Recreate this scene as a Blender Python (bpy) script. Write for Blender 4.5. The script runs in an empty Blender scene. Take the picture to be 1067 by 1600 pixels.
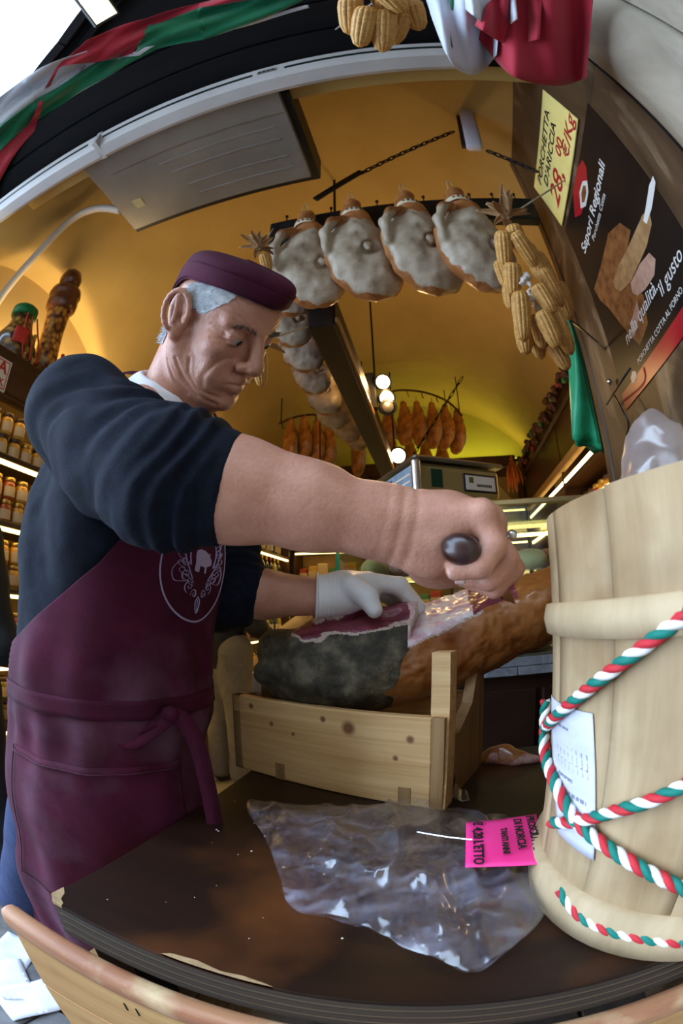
import bpy, bmesh, math, random
import numpy as np
from mathutils import Vector, Matrix, Euler
random.seed(7); RNG = np.random.default_rng(7)
scene = bpy.context.scene
COL = scene.collection
R = math.radians
# ------------------------------------------------------------------ camera: 16 mm fisheye held at table height
EYE = np.array([0.0, 0.0, 1.2]); FPX = 720.0
def _cam_rot(yaw, pitch, roll):
    B = np.array([[1, 0, 0], [0, 0, -1], [0, 1, 0]], float)
    c, s = math.cos(roll), math.sin(roll); Rr = np.array([[c, -s, 0], [s, c, 0], [0, 0, 1]])
    c, s = math.cos(pitch), math.sin(pitch); Rp = np.array([[1, 0, 0], [0, c, -s], [0, s, c]])
    c, s = math.cos(yaw), math.sin(yaw); Ry = np.array([[c, -s, 0], [s, c, 0], [0, 0, 1]])
    return Ry @ Rp @ B @ Rr
CROT = _cam_rot(R(12), R(12), R(-1))
cd = bpy.data.cameras.new('camera'); cam = bpy.data.objects.new('camera', cd); COL.objects.link(cam)
cd.type = 'PANO'
cd.panorama_type = 'FISHEYE_EQUISOLID'; cd.fisheye_lens = FPX * 36.0 / 1600.0; cd.fisheye_fov = R(200)
cd.sensor_fit = 'VERTICAL'; cd.sensor_height = 36.0; cd.sensor_width = 24.0; cd.lens = 16.0
cd.clip_start = 0.01; cd.clip_end = 200
cd.dof.use_dof = True; cd.dof.focus_distance = 0.72; cd.dof.aperture_fstop = 7.0
m4 = Matrix([[*CROT[i], EYE[i]] for i in range(3)] + [[0, 0, 0, 1]])
cam.matrix_world = m4
scene.camera = cam
# ------------------------------------------------------------------ sky, daylight, exposure
world = bpy.data.worlds.new('sky'); scene.world = world; world.use_nodes = True
wn = world.node_tree.nodes['Background']; wn.inputs[0].default_value = (0.58, 0.76, 1.0, 1); wn.inputs[1].default_value = 9.8
vs = scene.view_settings; vs.view_transform = 'Standard'; vs.look = 'None'; vs.gamma = 1.0; vs.use_curve_mapping = False; vs.exposure = 0.0
try: scene.cycles.max_bounces = 8; scene.cycles.sample_clamp_indirect = 6.0; scene.cycles.caustics_reflective = False; scene.cycles.caustics_refractive = False
except Exception: pass
# ------------------------------------------------------------------ helpers: rays through the lens, used to set things at their own distance
def ray(px, py):
    dx = px - 533.5; dy = -(py - 800.0); r = math.hypot(dx, dy)
    th = 2 * math.asin(min(1, r / (2 * FPX))); s = math.sin(th) / max(r, 1e-9)
    return CROT @ np.array([dx * s, dy * s, -math.cos(th)])
def spot(px, py, D): return EYE + ray(px, py) * D
def onZ(px, py, z): d = ray(px, py); return EYE + d * (z - EYE[2]) / d[2]
def onX(px, py, x): d = ray(px, py); return EYE + d * (x - EYE[0]) / d[0]
def onY(px, py, y): d = ray(px, py); return EYE + d * (y - EYE[1]) / d[1]
def nz(v): v = np.asarray(v, float); return v / max(np.linalg.norm(v), 1e-12)
def mix(a, b, t): return np.asarray(a, float) * (1 - t) + np.asarray(b, float) * t
# ------------------------------------------------------------------ objects
def chain(o):
    m = o.matrix_basis.copy()
    while o.parent: o = o.parent; m = o.matrix_basis @ m
    return m
def mesh(name, V, F, smooth=False):
    me = bpy.data.meshes.new(name); me.from_pydata([tuple(map(float, v)) for v in V], [], [tuple(map(int, f)) for f in F]); me.update()
    if smooth: me.polygons.foreach_set('use_smooth', [True] * len(me.polygons))
    return me
def obj(name, geo, mat=None, parent=None, smooth=False, local=False, kind=None):
    """geo: a mesh or (V, F); with local=False the points are in world space and are brought into the parent's frame"""
    if isinstance(geo, bpy.types.Mesh): me = geo
    else:
        V, F = geo
        V = np.asarray(V, float)
        if parent is not None and not local:
            M = np.array(chain(parent).inverted()); V = V @ M[:3, :3].T + M[:3, 3]
        me = mesh(name, V, F, smooth)
    if mat is not None and len(me.materials) == 0: me.materials.append(mat)
    o = bpy.data.objects.new(name, me); COL.objects.link(o)
    if parent is not None: o.parent = parent
    if kind: o['kind'] = kind
    return o
def tag(o, label=None, cat=None, group=None, kind=None):
    if label: o['label'] = label
    if cat: o['category'] = cat
    if group: o['group'] = group
    if kind: o['kind'] = kind
    return o
def empty(name, loc=(0, 0, 0), rot=(0, 0, 0), label=None, cat=None, group=None, kind=None):
    o = bpy.data.objects.new(name, None); COL.objects.link(o); o.empty_display_size = .05
    o.location = tuple(map(float, loc)); o.rotation_euler = rot
    return tag(o, label, cat, group, kind)
def thing(name, geo, mat, label, cat, group=None, smooth=False, kind=None):
    """a single-mesh thing: its origin is put at the middle of its base"""
    V, F = geo; V = np.asarray(V, float)
    b = (V.min(0) + V.max(0)) / 2; b[2] = V[:, 2].min()
    o = obj(name, (V - b, F), mat, smooth=smooth, local=True); o.location = tuple(b)
    return tag(o, label, cat, group, kind)
def struct(name, geo, mat, parent=None, smooth=False):
    o = obj(name, geo, mat, parent, smooth)
    if parent is None: o['kind'] = 'structure'
    return o
def clone(root, loc=None, rot=None, scale=None, label=None, group=None, parent=None):
    r = root.copy(); COL.objects.link(r); r.parent = parent
    if loc is not None: r.location = tuple(map(float, loc))
    if rot is not None: r.rotation_euler = rot
    if scale is not None: r.scale = (scale,) * 3 if isinstance(scale, (int, float)) else scale
    if label: r['label'] = label
    if group: r['group'] = group
    for ch in root.children:
        c = ch.copy(); COL.objects.link(c); c.parent = r
        for g in ch.children:
            d = g.copy(); COL.objects.link(d); d.parent = c
    return r
# ------------------------------------------------------------------ geometry builders returning (V, F)
def join(*geos):
    V, F, n = [], [], 0
    for v, f in geos:
        v = np.asarray(v, float); V.append(v); F += [tuple(i + n for i in q) for q in f]; n += len(v)
    return np.concatenate(V), F
def xf(geo, M=None, loc=None, rot=None, scale=None):
    V, F = geo; V = np.asarray(V, float)
    if scale is not None: V = V * np.asarray(scale)
    if rot is not None: V = V @ np.array(Euler(rot).to_matrix()).T
    if M is not None: M = np.asarray(M, float); V = V @ M[:3, :3].T + (M[:3, 3] if M.shape[1] == 4 else 0)
    if loc is not None: V = V + np.asarray(loc, float)
    return V, F
def box(sx, sy, sz, c=(0, 0, 0), b=0.0, seg=1):
    bm = bmesh.new(); bmesh.ops.create_cube(bm, size=1.0)
    bmesh.ops.scale(bm, vec=(sx, sy, sz), verts=bm.verts)
    if b > 0: bmesh.ops.bevel(bm, geom=bm.edges[:], offset=b, segments=seg, affect='EDGES', profile=.5)
    bm.verts.index_update()
    V = np.array([v.co[:] for v in bm.verts]) + np.asarray(c, float); F = [tuple(v.index for v in f.verts) for f in bm.faces]; bm.free()
    return V, F
def bxx(lo, hi, b=0.0):
    lo = np.asarray(lo, float); hi = np.asarray(hi, float); return box(*(hi - lo), c=(lo + hi) / 2, b=b)
def frame_from(d, up=(0, 0, 1)):
    d = nz(d); up = np.asarray(up, float)
    if abs(d @ up) > .98: up = np.array([1.0, 0, 0])
    s = nz(np.cross(d, up)); u = np.cross(s, d); return d, s, u
def bar(a, b, w, h, up=(0, 0, 1), bev=.0):
    """a plank from a to b: w across, h along up"""
    a = np.asarray(a, float); b = np.asarray(b, float); d, s, u = frame_from(b - a, up)
    V, F = box(np.linalg.norm(b - a), w, h, b=bev)
    return V @ np.array([d, s, u]) + (a + b) / 2, F
def tube(pts, rad, n=8, caps=True, closed=False, flat=None):
    P = np.asarray(pts, float); m = len(P); rad = np.broadcast_to(np.asarray(rad, float), (m,))
    T = np.gradient(P, axis=0) if not closed else np.roll(P, -1, 0) - np.roll(P, 1, 0)
    T /= np.maximum(np.linalg.norm(T, axis=1, keepdims=True), 1e-12)
    u = frame_from(T[0])[1]; V = []
    for i in range(m):
        u = nz(u - T[i] * (u @ T[i])); w = np.cross(T[i], u)
        for k in range(n):
            a = 2 * math.pi * k / n; V.append(P[i] + rad[i] * (math.cos(a) * u + math.sin(a) * w * (flat or 1)))
    F = []
    for i in range(m if closed else m - 1):
        j = (i + 1) % m
        for k in range(n): l = (k + 1) % n; F.append((i * n + k, i * n + l, j * n + l, j * n + k))
    if caps and not closed: F.append(tuple(range(n))[::-1]); F.append(tuple((m - 1) * n + k for k in range(n)))
    return np.array(V), F
def spline(pts, n=24, closed=False):
    P = np.asarray(pts, float); m = len(P); out = []
    for i in range(m if closed else m - 1):
        if closed: p0, p1, p2, p3 = P[(i - 1) % m], P[i], P[(i + 1) % m], P[(i + 2) % m]
        else: p0, p1, p2, p3 = P[max(i - 1, 0)], P[i], P[i + 1], P[min(i + 2, m - 1)]
        k = max(2, int(n / max(1, (m - 1))))
        for t in np.arange(k) / k:
            out.append(.5 * ((2 * p1) + (-p0 + p2) * t + (2 * p0 - 5 * p1 + 4 * p2 - p3) * t * t + (-p0 + 3 * p1 - 3 * p2 + p3) * t ** 3))
    if not closed: out.append(P[-1])
    return np.array(out)
def lathe(prof, n=24, cap=True):
    """prof: (radius, z) pairs from bottom to top"""
    V, F = [], []
    for r, z in prof:
        for k in range(n): a = 2 * math.pi * k / n; V.append((r * math.cos(a), r * math.sin(a), z))
    for i in range(len(prof) - 1):
        for k in range(n): l = (k + 1) % n; F.append((i * n + k, i * n + l, (i + 1) * n + l, (i + 1) * n + k))
    if cap:
        F.append(tuple(range(n))[::-1]); m = (len(prof) - 1) * n; F.append(tuple(m + k for k in range(n)))
    return np.array(V, float), F
def grid(fn, nu, nv, wrap=False):
    """fn(u, v) vectorised over arrays in 0..1 gives points (N, 3)"""
    u = np.linspace(0, 1, nu, endpoint=not wrap); v = np.linspace(0, 1, nv)
    U, W = np.meshgrid(u, v, indexing='ij'); P = np.asarray(fn(U.ravel(), W.ravel()), float)
    F = []
    for i in range(nu if wrap else nu - 1):
        a, b = i * nv, ((i + 1) % nu) * nv
        for j in range(nv - 1): F.append((a + j, b + j, b + j + 1, a + j + 1))
    return P, F
def thick(geo, t):
    """give a sheet a thickness t along its vertex normals (an open sheet becomes a closed skin)"""
    V, F = geo; V = np.asarray(V, float); N = np.zeros_like(V)
    for q in F:
        n = np.cross(V[q[1]] - V[q[0]], V[q[-1]] - V[q[0]])
        for i in q: N[i] += n
    N /= np.maximum(np.linalg.norm(N, axis=1, keepdims=True), 1e-12); n = len(V)
    F2 = list(F) + [tuple(i + n for i in q[::-1]) for q in F]; E = {}
    for q in F:
        for a, b in zip(q, q[1:] + q[:1]): E[(a, b)] = E.get((a, b), 0) + 1
    for (a, b) in E:
        if (b, a) not in E: F2.append((b, a, a + n, b + n))
    return np.concatenate([V, V - N * t]), F2
def sheet_poly(pts, t, nrm):
    """flat outline pts (ring of 3-D points) with thickness t against nrm"""
    P = np.asarray(pts, float); n = len(P); nrm = nz(nrm)
    return np.concatenate([P, P - nrm * t]), [tuple(range(n)), tuple(range(2 * n - 1, n - 1, -1))] + [(i, i + n, (i + 1) % n + n, (i + 1) % n) for i in range(n)]
def hash_noise(P, s=1.0, seed=0):
    """smooth value noise in -1..1 over points (N,3)"""
    Q = np.asarray(P, float) * s + seed * 17.31; I = np.floor(Q).astype(np.int64); f = Q - I; f = f * f * (3 - 2 * f); out = 0
    for dx in (0, 1):
        for dy in (0, 1):
            for dz in (0, 1):
                h = ((I[..., 0] + dx) * 73856093 ^ (I[..., 1] + dy) * 19349663 ^ (I[..., 2] + dz) * 83492791) & 0x7fffffff
                h = (h * 1103515245 + 12345) & 0x7fffffff; h = ((h >> 8) & 0xffff) / 32767.5 - 1
                out = out + h * (f[..., 0] if dx else 1 - f[..., 0]) * (f[..., 1] if dy else 1 - f[..., 1]) * (f[..., 2] if dz else 1 - f[..., 2])
    return out
# ------------------------------------------------------------------ soft solids: smooth unions of tapered limbs and ellipsoids, meshed as one closed surface
class Soft:
    def __init__(s): s.P = []
    def cone(s, a, b, ra, rb=None, k=.012, op=1):
        s.P.append(('c', op, k, np.asarray(a, float), np.asarray(b, float), float(ra), float(ra if rb is None else rb))); return s
    def path(s, pts, rad, k=.012, op=1):
        rad = np.broadcast_to(np.asarray(rad, float), (len(pts),))
        for i in range(len(pts) - 1): s.cone(pts[i], pts[i + 1], rad[i], rad[i + 1], k, op)
        return s
    def ell(s, c, r, M=None, k=.012, op=1):
        s.P.append(('e', op, k, np.asarray(c, float), np.broadcast_to(np.asarray(r, float), (3,)).copy(), np.eye(3) if M is None else np.asarray(M, float))); return s
    def cut(s, p, n, k=.004):                 # keep the side that n points away from
        s.P.append(('p', -1, k, np.asarray(p, float), nz(n))); return s
    def wedge(s, p, n, p2, n2, k=.006):       # take away what lies beyond both planes
        s.P.append(('q', -1, k, np.asarray(p, float), nz(n), np.asarray(p2, float), nz(n2))); return s
    @staticmethod
    def d(p, X):
        if p[0] == 'c':
            a, b, ra, rb = p[3:]; ab = b - a; L = max(float(ab @ ab), 1e-12)
            t = np.clip((X - a) @ ab / L, 0, 1); return np.linalg.norm(X - a - t[..., None] * ab, axis=-1) - (ra + (rb - ra) * t)
        if p[0] == 'e':
            c, r, M = p[3:]; Q = (X - c) @ M; k0 = np.linalg.norm(Q / r, axis=-1); k1 = np.linalg.norm(Q / r ** 2, axis=-1)
            return np.where(k0 < 1e-6, -r.min(), k0 * (k0 - 1) / np.maximum(k1, 1e-9))
        if p[0] == 'q': return np.maximum(-((X - p[3]) @ p[4]), -((X - p[5]) @ p[6]))
        return -((X - p[3]) @ p[4])
    def val(s, X, disp=None, cull=None):
        X = np.asarray(X, float); sh = X.shape[:-1]; D = np.full(sh, 9.0)
        for p in s.P:
            op, k = p[1], p[2]
            if cull is not None:
                ctr, rad = cull; dc = s.d(p, ctr)
                w = np.nonzero(dc < (rad + k) * (1.4 if p[0] == 'e' else 1.12) + .006)[0]
                if len(w) == 0: continue
            else: w = slice(None)
            e = s.d(p, X[w]); cur = D[w]
            if op > 0:
                h = np.clip(.5 + .5 * (cur - e) / k, 0, 1); D[w] = cur * (1 - h) + e * h - k * h * (1 - h)
            else:
                h = np.clip(.5 - .5 * (cur + e) / k, 0, 1); D[w] = cur * (1 - h) - e * h + k * h * (1 - h)
        if disp is not None:
            w = np.abs(D) < .014; D[w] += disp(X[w])
        return D
    def mesh(s, res, disp=None, B=10, box=None):
        if box is None:
            lo = np.full(3, 9e9); hi = -lo
            for p in s.P:
                if p[1] < 0: continue
                if p[0] == 'c':
                    for q, r in ((p[3], p[5]), (p[4], p[6])): lo = np.minimum(lo, q - r); hi = np.maximum(hi, q + r)
                elif p[0] == 'e': r = p[4].max(); lo = np.minimum(lo, p[3] - r); hi = np.maximum(hi, p[3] + r)
            lo -= .02; hi += .02
        else: lo, hi = map(np.asarray, box)
        h = B * res; nb = np.maximum(1, np.ceil((hi - lo) / h).astype(int)); rad = h * .87
        G = np.stack(np.meshgrid(*[np.arange(n) for n in nb], indexing='ij'), -1).reshape(-1, 3)
        ctr = lo + (G + .5) * h
        d0 = np.full(len(ctr), 9.0)
        for p in s.P:
            if p[1] > 0: d0 = np.minimum(d0, s.d(p, ctr))
        act = (d0 < rad * 1.25 + .014) & ((d0 > -rad - .06) | any(p[0] in "pq" for p in s.P)); G = G[act]; ctr = ctr[act]
        off = np.stack(np.meshgrid(*[np.arange(B + 1)] * 3, indexing='ij'), -1)
        cells = []; verts = []; quads = []; N = nb * B + 3
        gid = lambda I: (I[..., 0] + 1) + N[0] * ((I[..., 1] + 1) + N[1] * (I[..., 2] + 1))
        for q0 in range(0, len(G), 400):
            g = G[q0:q0 + 400]; c = ctr[q0:q0 + 400]
            I = (g[:, None, None, None, :] * B + off)
            X = lo + I * res; D = s.val(X, disp, (c, rad)); ins = D < 0
            mixd = ins.reshape(len(g), -1); mixd = mixd.any(1) & ~mixd.all(1); g = g[mixd]; D = D[mixd]; ins = ins[mixd]
            if len(g) == 0: continue
            # vertices
            cnt = np.zeros((len(g), B, B, B)); acc = np.zeros((len(g), B, B, B, 3))
            C = lambda A, i, j, k: A[:, i:B + i, j:B + j, k:B + k]
            for ax in range(3):
                for u in (0, 1):
                    for v in (0, 1):
                        i0 = [0, 0, 0]; i0[(ax + 1) % 3] = u; i0[(ax + 2) % 3] = v; i1 = list(i0); i1[ax] = 1
                        a = C(D, *i0); b = C(D, *i1); cr = (a < 0) != (b < 0); t = np.where(cr, a / np.where(cr, a - b, 1), 0)
                        cnt += cr
                        for e in range(3): acc[..., e] += cr * (i0[e] + (t if e == ax else 0))
            sel = cnt > 0
            base = (g[:, None, None, None, :] * B + off[:B, :B, :B])[sel]
            verts.append(lo + (base + acc[sel] / cnt[sel][:, None]) * res); cells.append(gid(base))
            for ax in range(3):
                i1 = [0, 0, 0]; i1[ax] = 1
                a = C(ins, 0, 0, 0); b = C(ins, *i1); w = np.nonzero(a != b)
                P0 = g[w[0]] * B + np.stack(w[1:], -1); fl = a[w]
                e1 = np.zeros(3, int); e1[(ax + 1) % 3] = 1; e2 = np.zeros(3, int); e2[(ax + 2) % 3] = 1
                Q = np.stack([gid(P0 - e1 - e2), gid(P0 - e2), gid(P0), gid(P0 - e1)], -1)
                Q[~fl] = Q[~fl][:, ::-1]; quads.append(Q)
        cells = np.concatenate(cells); V = np.concatenate(verts); Q = np.concatenate(quads)
        o = np.argsort(cells); cs = cells[o]; ix = np.clip(np.searchsorted(cs, Q), 0, len(cs) - 1); ok = (cs[ix] == Q).all(1)
        return V, o[ix][ok]
def relax(geo, it=2, lam=.5):
    V, F = geo; V = np.asarray(V, float).copy(); F = np.asarray(F); a = F.ravel(); b = np.roll(F, -1, 1).ravel()
    for _ in range(it):
        S = np.zeros_like(V); n = np.zeros(len(V))
        for x, y in ((a, b), (b, a)):
            for e in range(3): S[:, e] += np.bincount(x, V[y, e], len(V))
            n += np.bincount(x, minlength=len(V))
        V += lam * (S / np.maximum(n, 1)[:, None] - V)
    return V, F
def fast_obj(name, V, F, mat, parent=None, smooth=True):
    V = np.asarray(V, float)
    if parent is not None: M = np.array(chain(parent).inverted()); V = V @ M[:3, :3].T + M[:3, 3]
    F = np.asarray(F); me = bpy.data.meshes.new(name); me.vertices.add(len(V)); me.vertices.foreach_set('co', V.ravel())
    me.loops.add(F.size); me.loops.foreach_set('vertex_index', F.ravel()); me.polygons.add(len(F))
    me.polygons.foreach_set('loop_start', np.arange(0, F.size, F.shape[1])); me.polygons.foreach_set('loop_total', np.full(len(F), F.shape[1]))
    me.update(calc_edges=True); me.validate()
    if smooth: me.polygons.foreach_set('use_smooth', [True] * len(me.polygons))
    if mat: me.materials.append(mat)
    o = bpy.data.objects.new(name, me); COL.objects.link(o); o.parent = parent
    return o
def subset(V, F, mask):
    F = np.asarray(F)[mask]; u, inv = np.unique(F, return_inverse=True); return np.asarray(V)[u], inv.reshape(F.shape)
# ------------------------------------------------------------------ materials
def pm(name, c1, c2=None, scale=8.0, rough=.6, metal=0.0, bump=0.0, bscale=None, detail=4.0, stretch=(1, 1, 1), sss=0.0, spec=.5, emit=None, estr=0.0, trans=0.0, alpha=1.0, lo=.35, hi=.65, kind='noise', c3=None, coat=0.0, sheen=0.0, ior=1.45, distort=0.0, rot=(0, 0, 0), band='X'):
    m = bpy.data.materials.new(name); m.use_nodes = True; nt = m.node_tree; n = nt.nodes; L = nt.links; p = n['Principled BSDF']
    p.inputs['Base Color'].default_value = (*c1, 1); p.inputs['Roughness'].default_value = rough; p.inputs['Metallic'].default_value = metal
    p.inputs['Specular IOR Level'].default_value = spec; p.inputs['IOR'].default_value = ior
    if sss: p.inputs['Subsurface Weight'].default_value = sss; p.inputs['Subsurface Radius'].default_value = (.012, .004, .002); p.inputs['Subsurface Scale'].default_value = .6
    if emit is not None: p.inputs['Emission Color'].default_value = (*emit, 1); p.inputs['Emission Strength'].default_value = estr
    if trans: p.inputs['Transmission Weight'].default_value = trans
    if alpha < 1: p.inputs['Alpha'].default_value = alpha
    if coat: p.inputs['Coat Weight'].default_value = coat; p.inputs['Coat Roughness'].default_value = .15
    if sheen: p.inputs['Sheen Weight'].default_value = sheen
    if c2 is not None or bump:
        tc = n.new('ShaderNodeTexCoord'); mp = n.new('ShaderNodeMapping'); mp.inputs['Scale'].default_value = stretch; mp.inputs['Rotation'].default_value = rot
        L.new(tc.outputs['Object'], mp.inputs['Vector'])
        def tex(sc):
            if kind == 'wave':
                t = n.new('ShaderNodeTexWave'); t.bands_direction = band; t.inputs['Distortion'].default_value = distort; t.inputs['Detail'].default_value = 3; t.inputs['Detail Scale'].default_value = 1.2
            elif kind == 'voronoi': t = n.new('ShaderNodeTexVoronoi')
            else:
                t = n.new('ShaderNodeTexNoise'); t.inputs['Detail'].default_value = detail; t.inputs['Roughness'].default_value = .6; t.inputs['Distortion'].default_value = distort
            t.inputs['Scale'].default_value = sc; L.new(mp.outputs[0], t.inputs['Vector']); return t.outputs['Distance'] if kind == 'voronoi' else (t.outputs['Fac'] if 'Fac' in t.outputs else t.outputs[0])
        if c2 is not None:
            cr = n.new('ShaderNodeValToRGB'); e = cr.color_ramp.elements; e[0].position = lo; e[1].position = hi; e[0].color = (*c1, 1); e[1].color = (*c2, 1)
            if c3 is not None: x = e.new((lo + hi) / 2); x.color = (*c3, 1)
            L.new(tex(scale), cr.inputs[0]); L.new(cr.outputs[0], p.inputs['Base Color'])
        if bump:
            bp = n.new('ShaderNodeBump'); bp.inputs['Strength'].default_value = bump; bp.inputs['Distance'].default_value = .004
            L.new(tex(bscale or scale * 3), bp.inputs['Height']); L.new(bp.outputs[0], p.inputs['Normal'])
    return m
def glow(name, c, s):
    m = bpy.data.materials.new(name); m.use_nodes = True; nt = m.node_tree; nt.nodes.clear()
    e = nt.nodes.new('ShaderNodeEmission'); e.inputs[0].default_value = (*c, 1); e.inputs[1].default_value = s
    o = nt.nodes.new('ShaderNodeOutputMaterial'); nt.links.new(e.outputs[0], o.inputs[0]); return m
STEEL = pm('steel', (.62, .62, .62), None, 8, .22, metal=1.0)
# ------------------------------------------------------------------ the setting
WX = .64                                        # entrance wall on the street side of the doorway
OCHRE = pm('ochre_plaster', (.40, .265, .085), (.50, .345, .12), 1.6, .8, bump=.12, bscale=30, lo=.3, hi=.7)
DARKWOOD = pm('dark_wood', (.014, .006, .004), (.038, .016, .008), 6, .45, spec=.25, stretch=(1, .12, 1), bump=.1)
BLACKBEAM = pm('porch_boards', (.005, .0045, .005), (.010, .008, .008), 10, .8, spec=.12, stretch=(.15, 1, 1), bump=.2)
STONE = pm('street_stone', (.07, .07, .08), (.15, .145, .15), 9, .6, bump=.3, detail=8); STONE2 = pm('street_stone_worn', (.10, .095, .095), (.19, .175, .17), 12, .6, bump=.3, detail=8)
TILE = pm('floor_tile', (.34, .28, .17), (.42, .35, .22), 3, .4); GROUT = pm('floor_joint', (.08, .075, .07), None, 8, .9)
def marble(name, c1, c2, c3, sc, st=(1, 1, .35)):
    return pm(name, c1, c2, sc, .42, distort=1.6, detail=9, stretch=st, lo=.3, hi=.72, c3=c3, spec=.3)
MARB = marble('brown_marble', (.035, .019, .009), (.34, .25, .16), (.09, .052, .027), 3.4)
MARB2 = marble('cream_marble', (.20, .165, .12), (.44, .39, .31), (.34, .29, .22), 3.0)
fl = struct('floor', bxx((-4.5, -3.5, -.14), (3, 7, -.012)), GROUT)
sl = mesh('slab', *box(.44, .30, .02, c=(0, 0, -.010), b=.004)); sl.materials.append(STONE); sl2 = mesh('slab', *box(.44, .30, .02, c=(0, 0, -.011), b=.004)); sl2.materials.append(STONE2)
for j in range(-4, 4):
    for i in range(-8, 3):
        o = obj('slab', sl if random.random() < .6 else sl2, parent=fl); o.location = (i * .45 + (.22 if j % 2 else 0), -.02 + j * .31, random.uniform(-.002, .001))
tl_ = mesh('floor_tile', *box(.395, .395, .02, c=(0, 0, -.010), b=.002)); tl_.materials.append(TILE)
for j in range(0, 9):
    for i in range(-5, 3): o = obj('floor_tile', tl_, parent=fl); o.location = (i * .4 + .1, 1.42 + j * .4, 0)
# vaulted ceiling: a barrel along the shop with lunettes over the shelves
XC, HWD, ZS, CR = -.33, 1.70, 2.34, 1.32
def vz(x, y):
    z = ZS + CR * np.sqrt(np.clip(1 - ((x - XC) / HWD) ** 2, 0, 1))
    for yc, rr, hh in ((1.22, .92, .82), (3.2, .9, .82)):
        z = np.maximum(z, 2.22 + hh * np.sqrt(np.clip(1 - ((y - yc) / rr) ** 2, 0, 1)) + .10 * np.clip((np.abs(x - XC) - .8) / -.9, -1, 1))
    return z
xs = XC + HWD * np.sin(np.linspace(-math.pi / 2, math.pi / 2, 150)); ys = np.linspace(.66, 5.3, 230)
Xg, Yg = np.meshgrid(xs, ys, indexing='ij'); Zg = vz(Xg, Yg)
V = np.stack([Xg, Yg, Zg], -1).reshape(-1, 3); F = [(i * 230 + j, i * 230 + j + 1, (i + 1) * 230 + j + 1, (i + 1) * 230 + j) for i in range(149) for j in range(229)]
struct('ceiling', thick((V, F), -.05), OCHRE, smooth=True)
LUNE = pm('lunette_plaster', (.60, .42, .16), (.68, .49, .20), 1.5, .8, bump=.1, bscale=30)
struct('wall_left', bxx((-2.16, .60, 0), (-2.0, 5.4, 3.4)), LUNE)
struct('wall_right', bxx((1.34, WX + .8, 0), (1.5, 5.4, 3.4)), OCHRE)
struct('wall_back', bxx((-2.2, 5.2, 0), (1.6, 5.36, 3.9)), pm('back_plaster', (.50, .44, .10), (.56, .50, .14), 1.5, .8))
struct('wall_front', bxx((-3.2, .66, 3.02), (1.5, .78, 4.1)), OCHRE)
we = struct('wall_entrance', bxx((WX + .02, -3.6, 0), (1.5, 2.36 * WX, 4.1)), pm('wall_core', (.2, .15, .1), None, 5, .8))  # unseen street end lengthened to block sky light from the right
yj = 2.36 * WX
PAN = [(yj - .02, .98), (.97, .455)]
for k, (z0, z1) in enumerate(((0, .72), (.725, 1.44), (1.445, 2.52), (2.525, 4.08))):
    obj('marble_panel', bxx((WX, .455, z0), (WX + .024, yj, z1), b=.003), MARB, we)
obj('marble_edge', bxx((WX - .006, yj - .05, 0), (WX + .03, yj + .004, 4.08), b=.006), MARB, we)
# rounded pilaster of pale marble, then a plain pale panel towards the street
def pil(u, v):
    a = math.pi * u; return np.stack([WX + .02 - .085 * np.sin(a), .305 + .145 * np.cos(a), v * 4.08], 1)
obj('pilaster', grid(pil, 24, 12), MARB2, we, True)
obj('pilaster_seam', bxx((WX - .002, .448, 0), (WX + .02, .457, 4.08)), BLACKBEAM, we)
obj('pale_panel', bxx((WX - .004, -3.6, 0), (WX + .024, .155, 4.08), b=.002), MARB2, we)
struct('wall_street_blocker', bxx((-4.5, -3.9, 0), (6, -3.6, 6.6)), pm('blocker_plaster', (.13, .10, .075), (.16, .125, .095), 2, .9))  # unseen facade opposite, added and sized to hold off low sky light
# porch: dark boarded soffit over the pavement with an oblique front edge, closing the top of the doorway
ED = [(-2.43, .70), (-1.66, .34), (-1.25, .125), (-1.02, .04), (-.85, -.05), (0, -.46), (1.5, -1.15)]
top = struct('ceiling_porch', sheet_poly([(x, y, 3.40) for x, y in ED] + [(1.5, .70, 3.40)], .28, (0, 0, 1)), BLACKBEAM)
for a, b in zip(ED[:-1], ED[1:]):
    obj('eave_board', bar((*a, 3.06), (*b, 3.06), .05, .09, bev=.004), BLACKBEAM, top); obj('eave_gutter', bar((a[0] + .03, a[1] + .07, 3.09), (b[0] + .03, b[1] + .07, 3.09), .04, .05, bev=.004), BLACKBEAM, top)
for k in range(3):
    obj('soffit_board', bxx((-2.6, .20 + k * .145, 3.098), (WX, .335 + k * .145, 3.12), b=.003), BLACKBEAM, top)
obj('lintel', bxx((-3.2, .625, 3.0), (WX, .70, 3.14), b=.004), BLACKBEAM, top)
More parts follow.
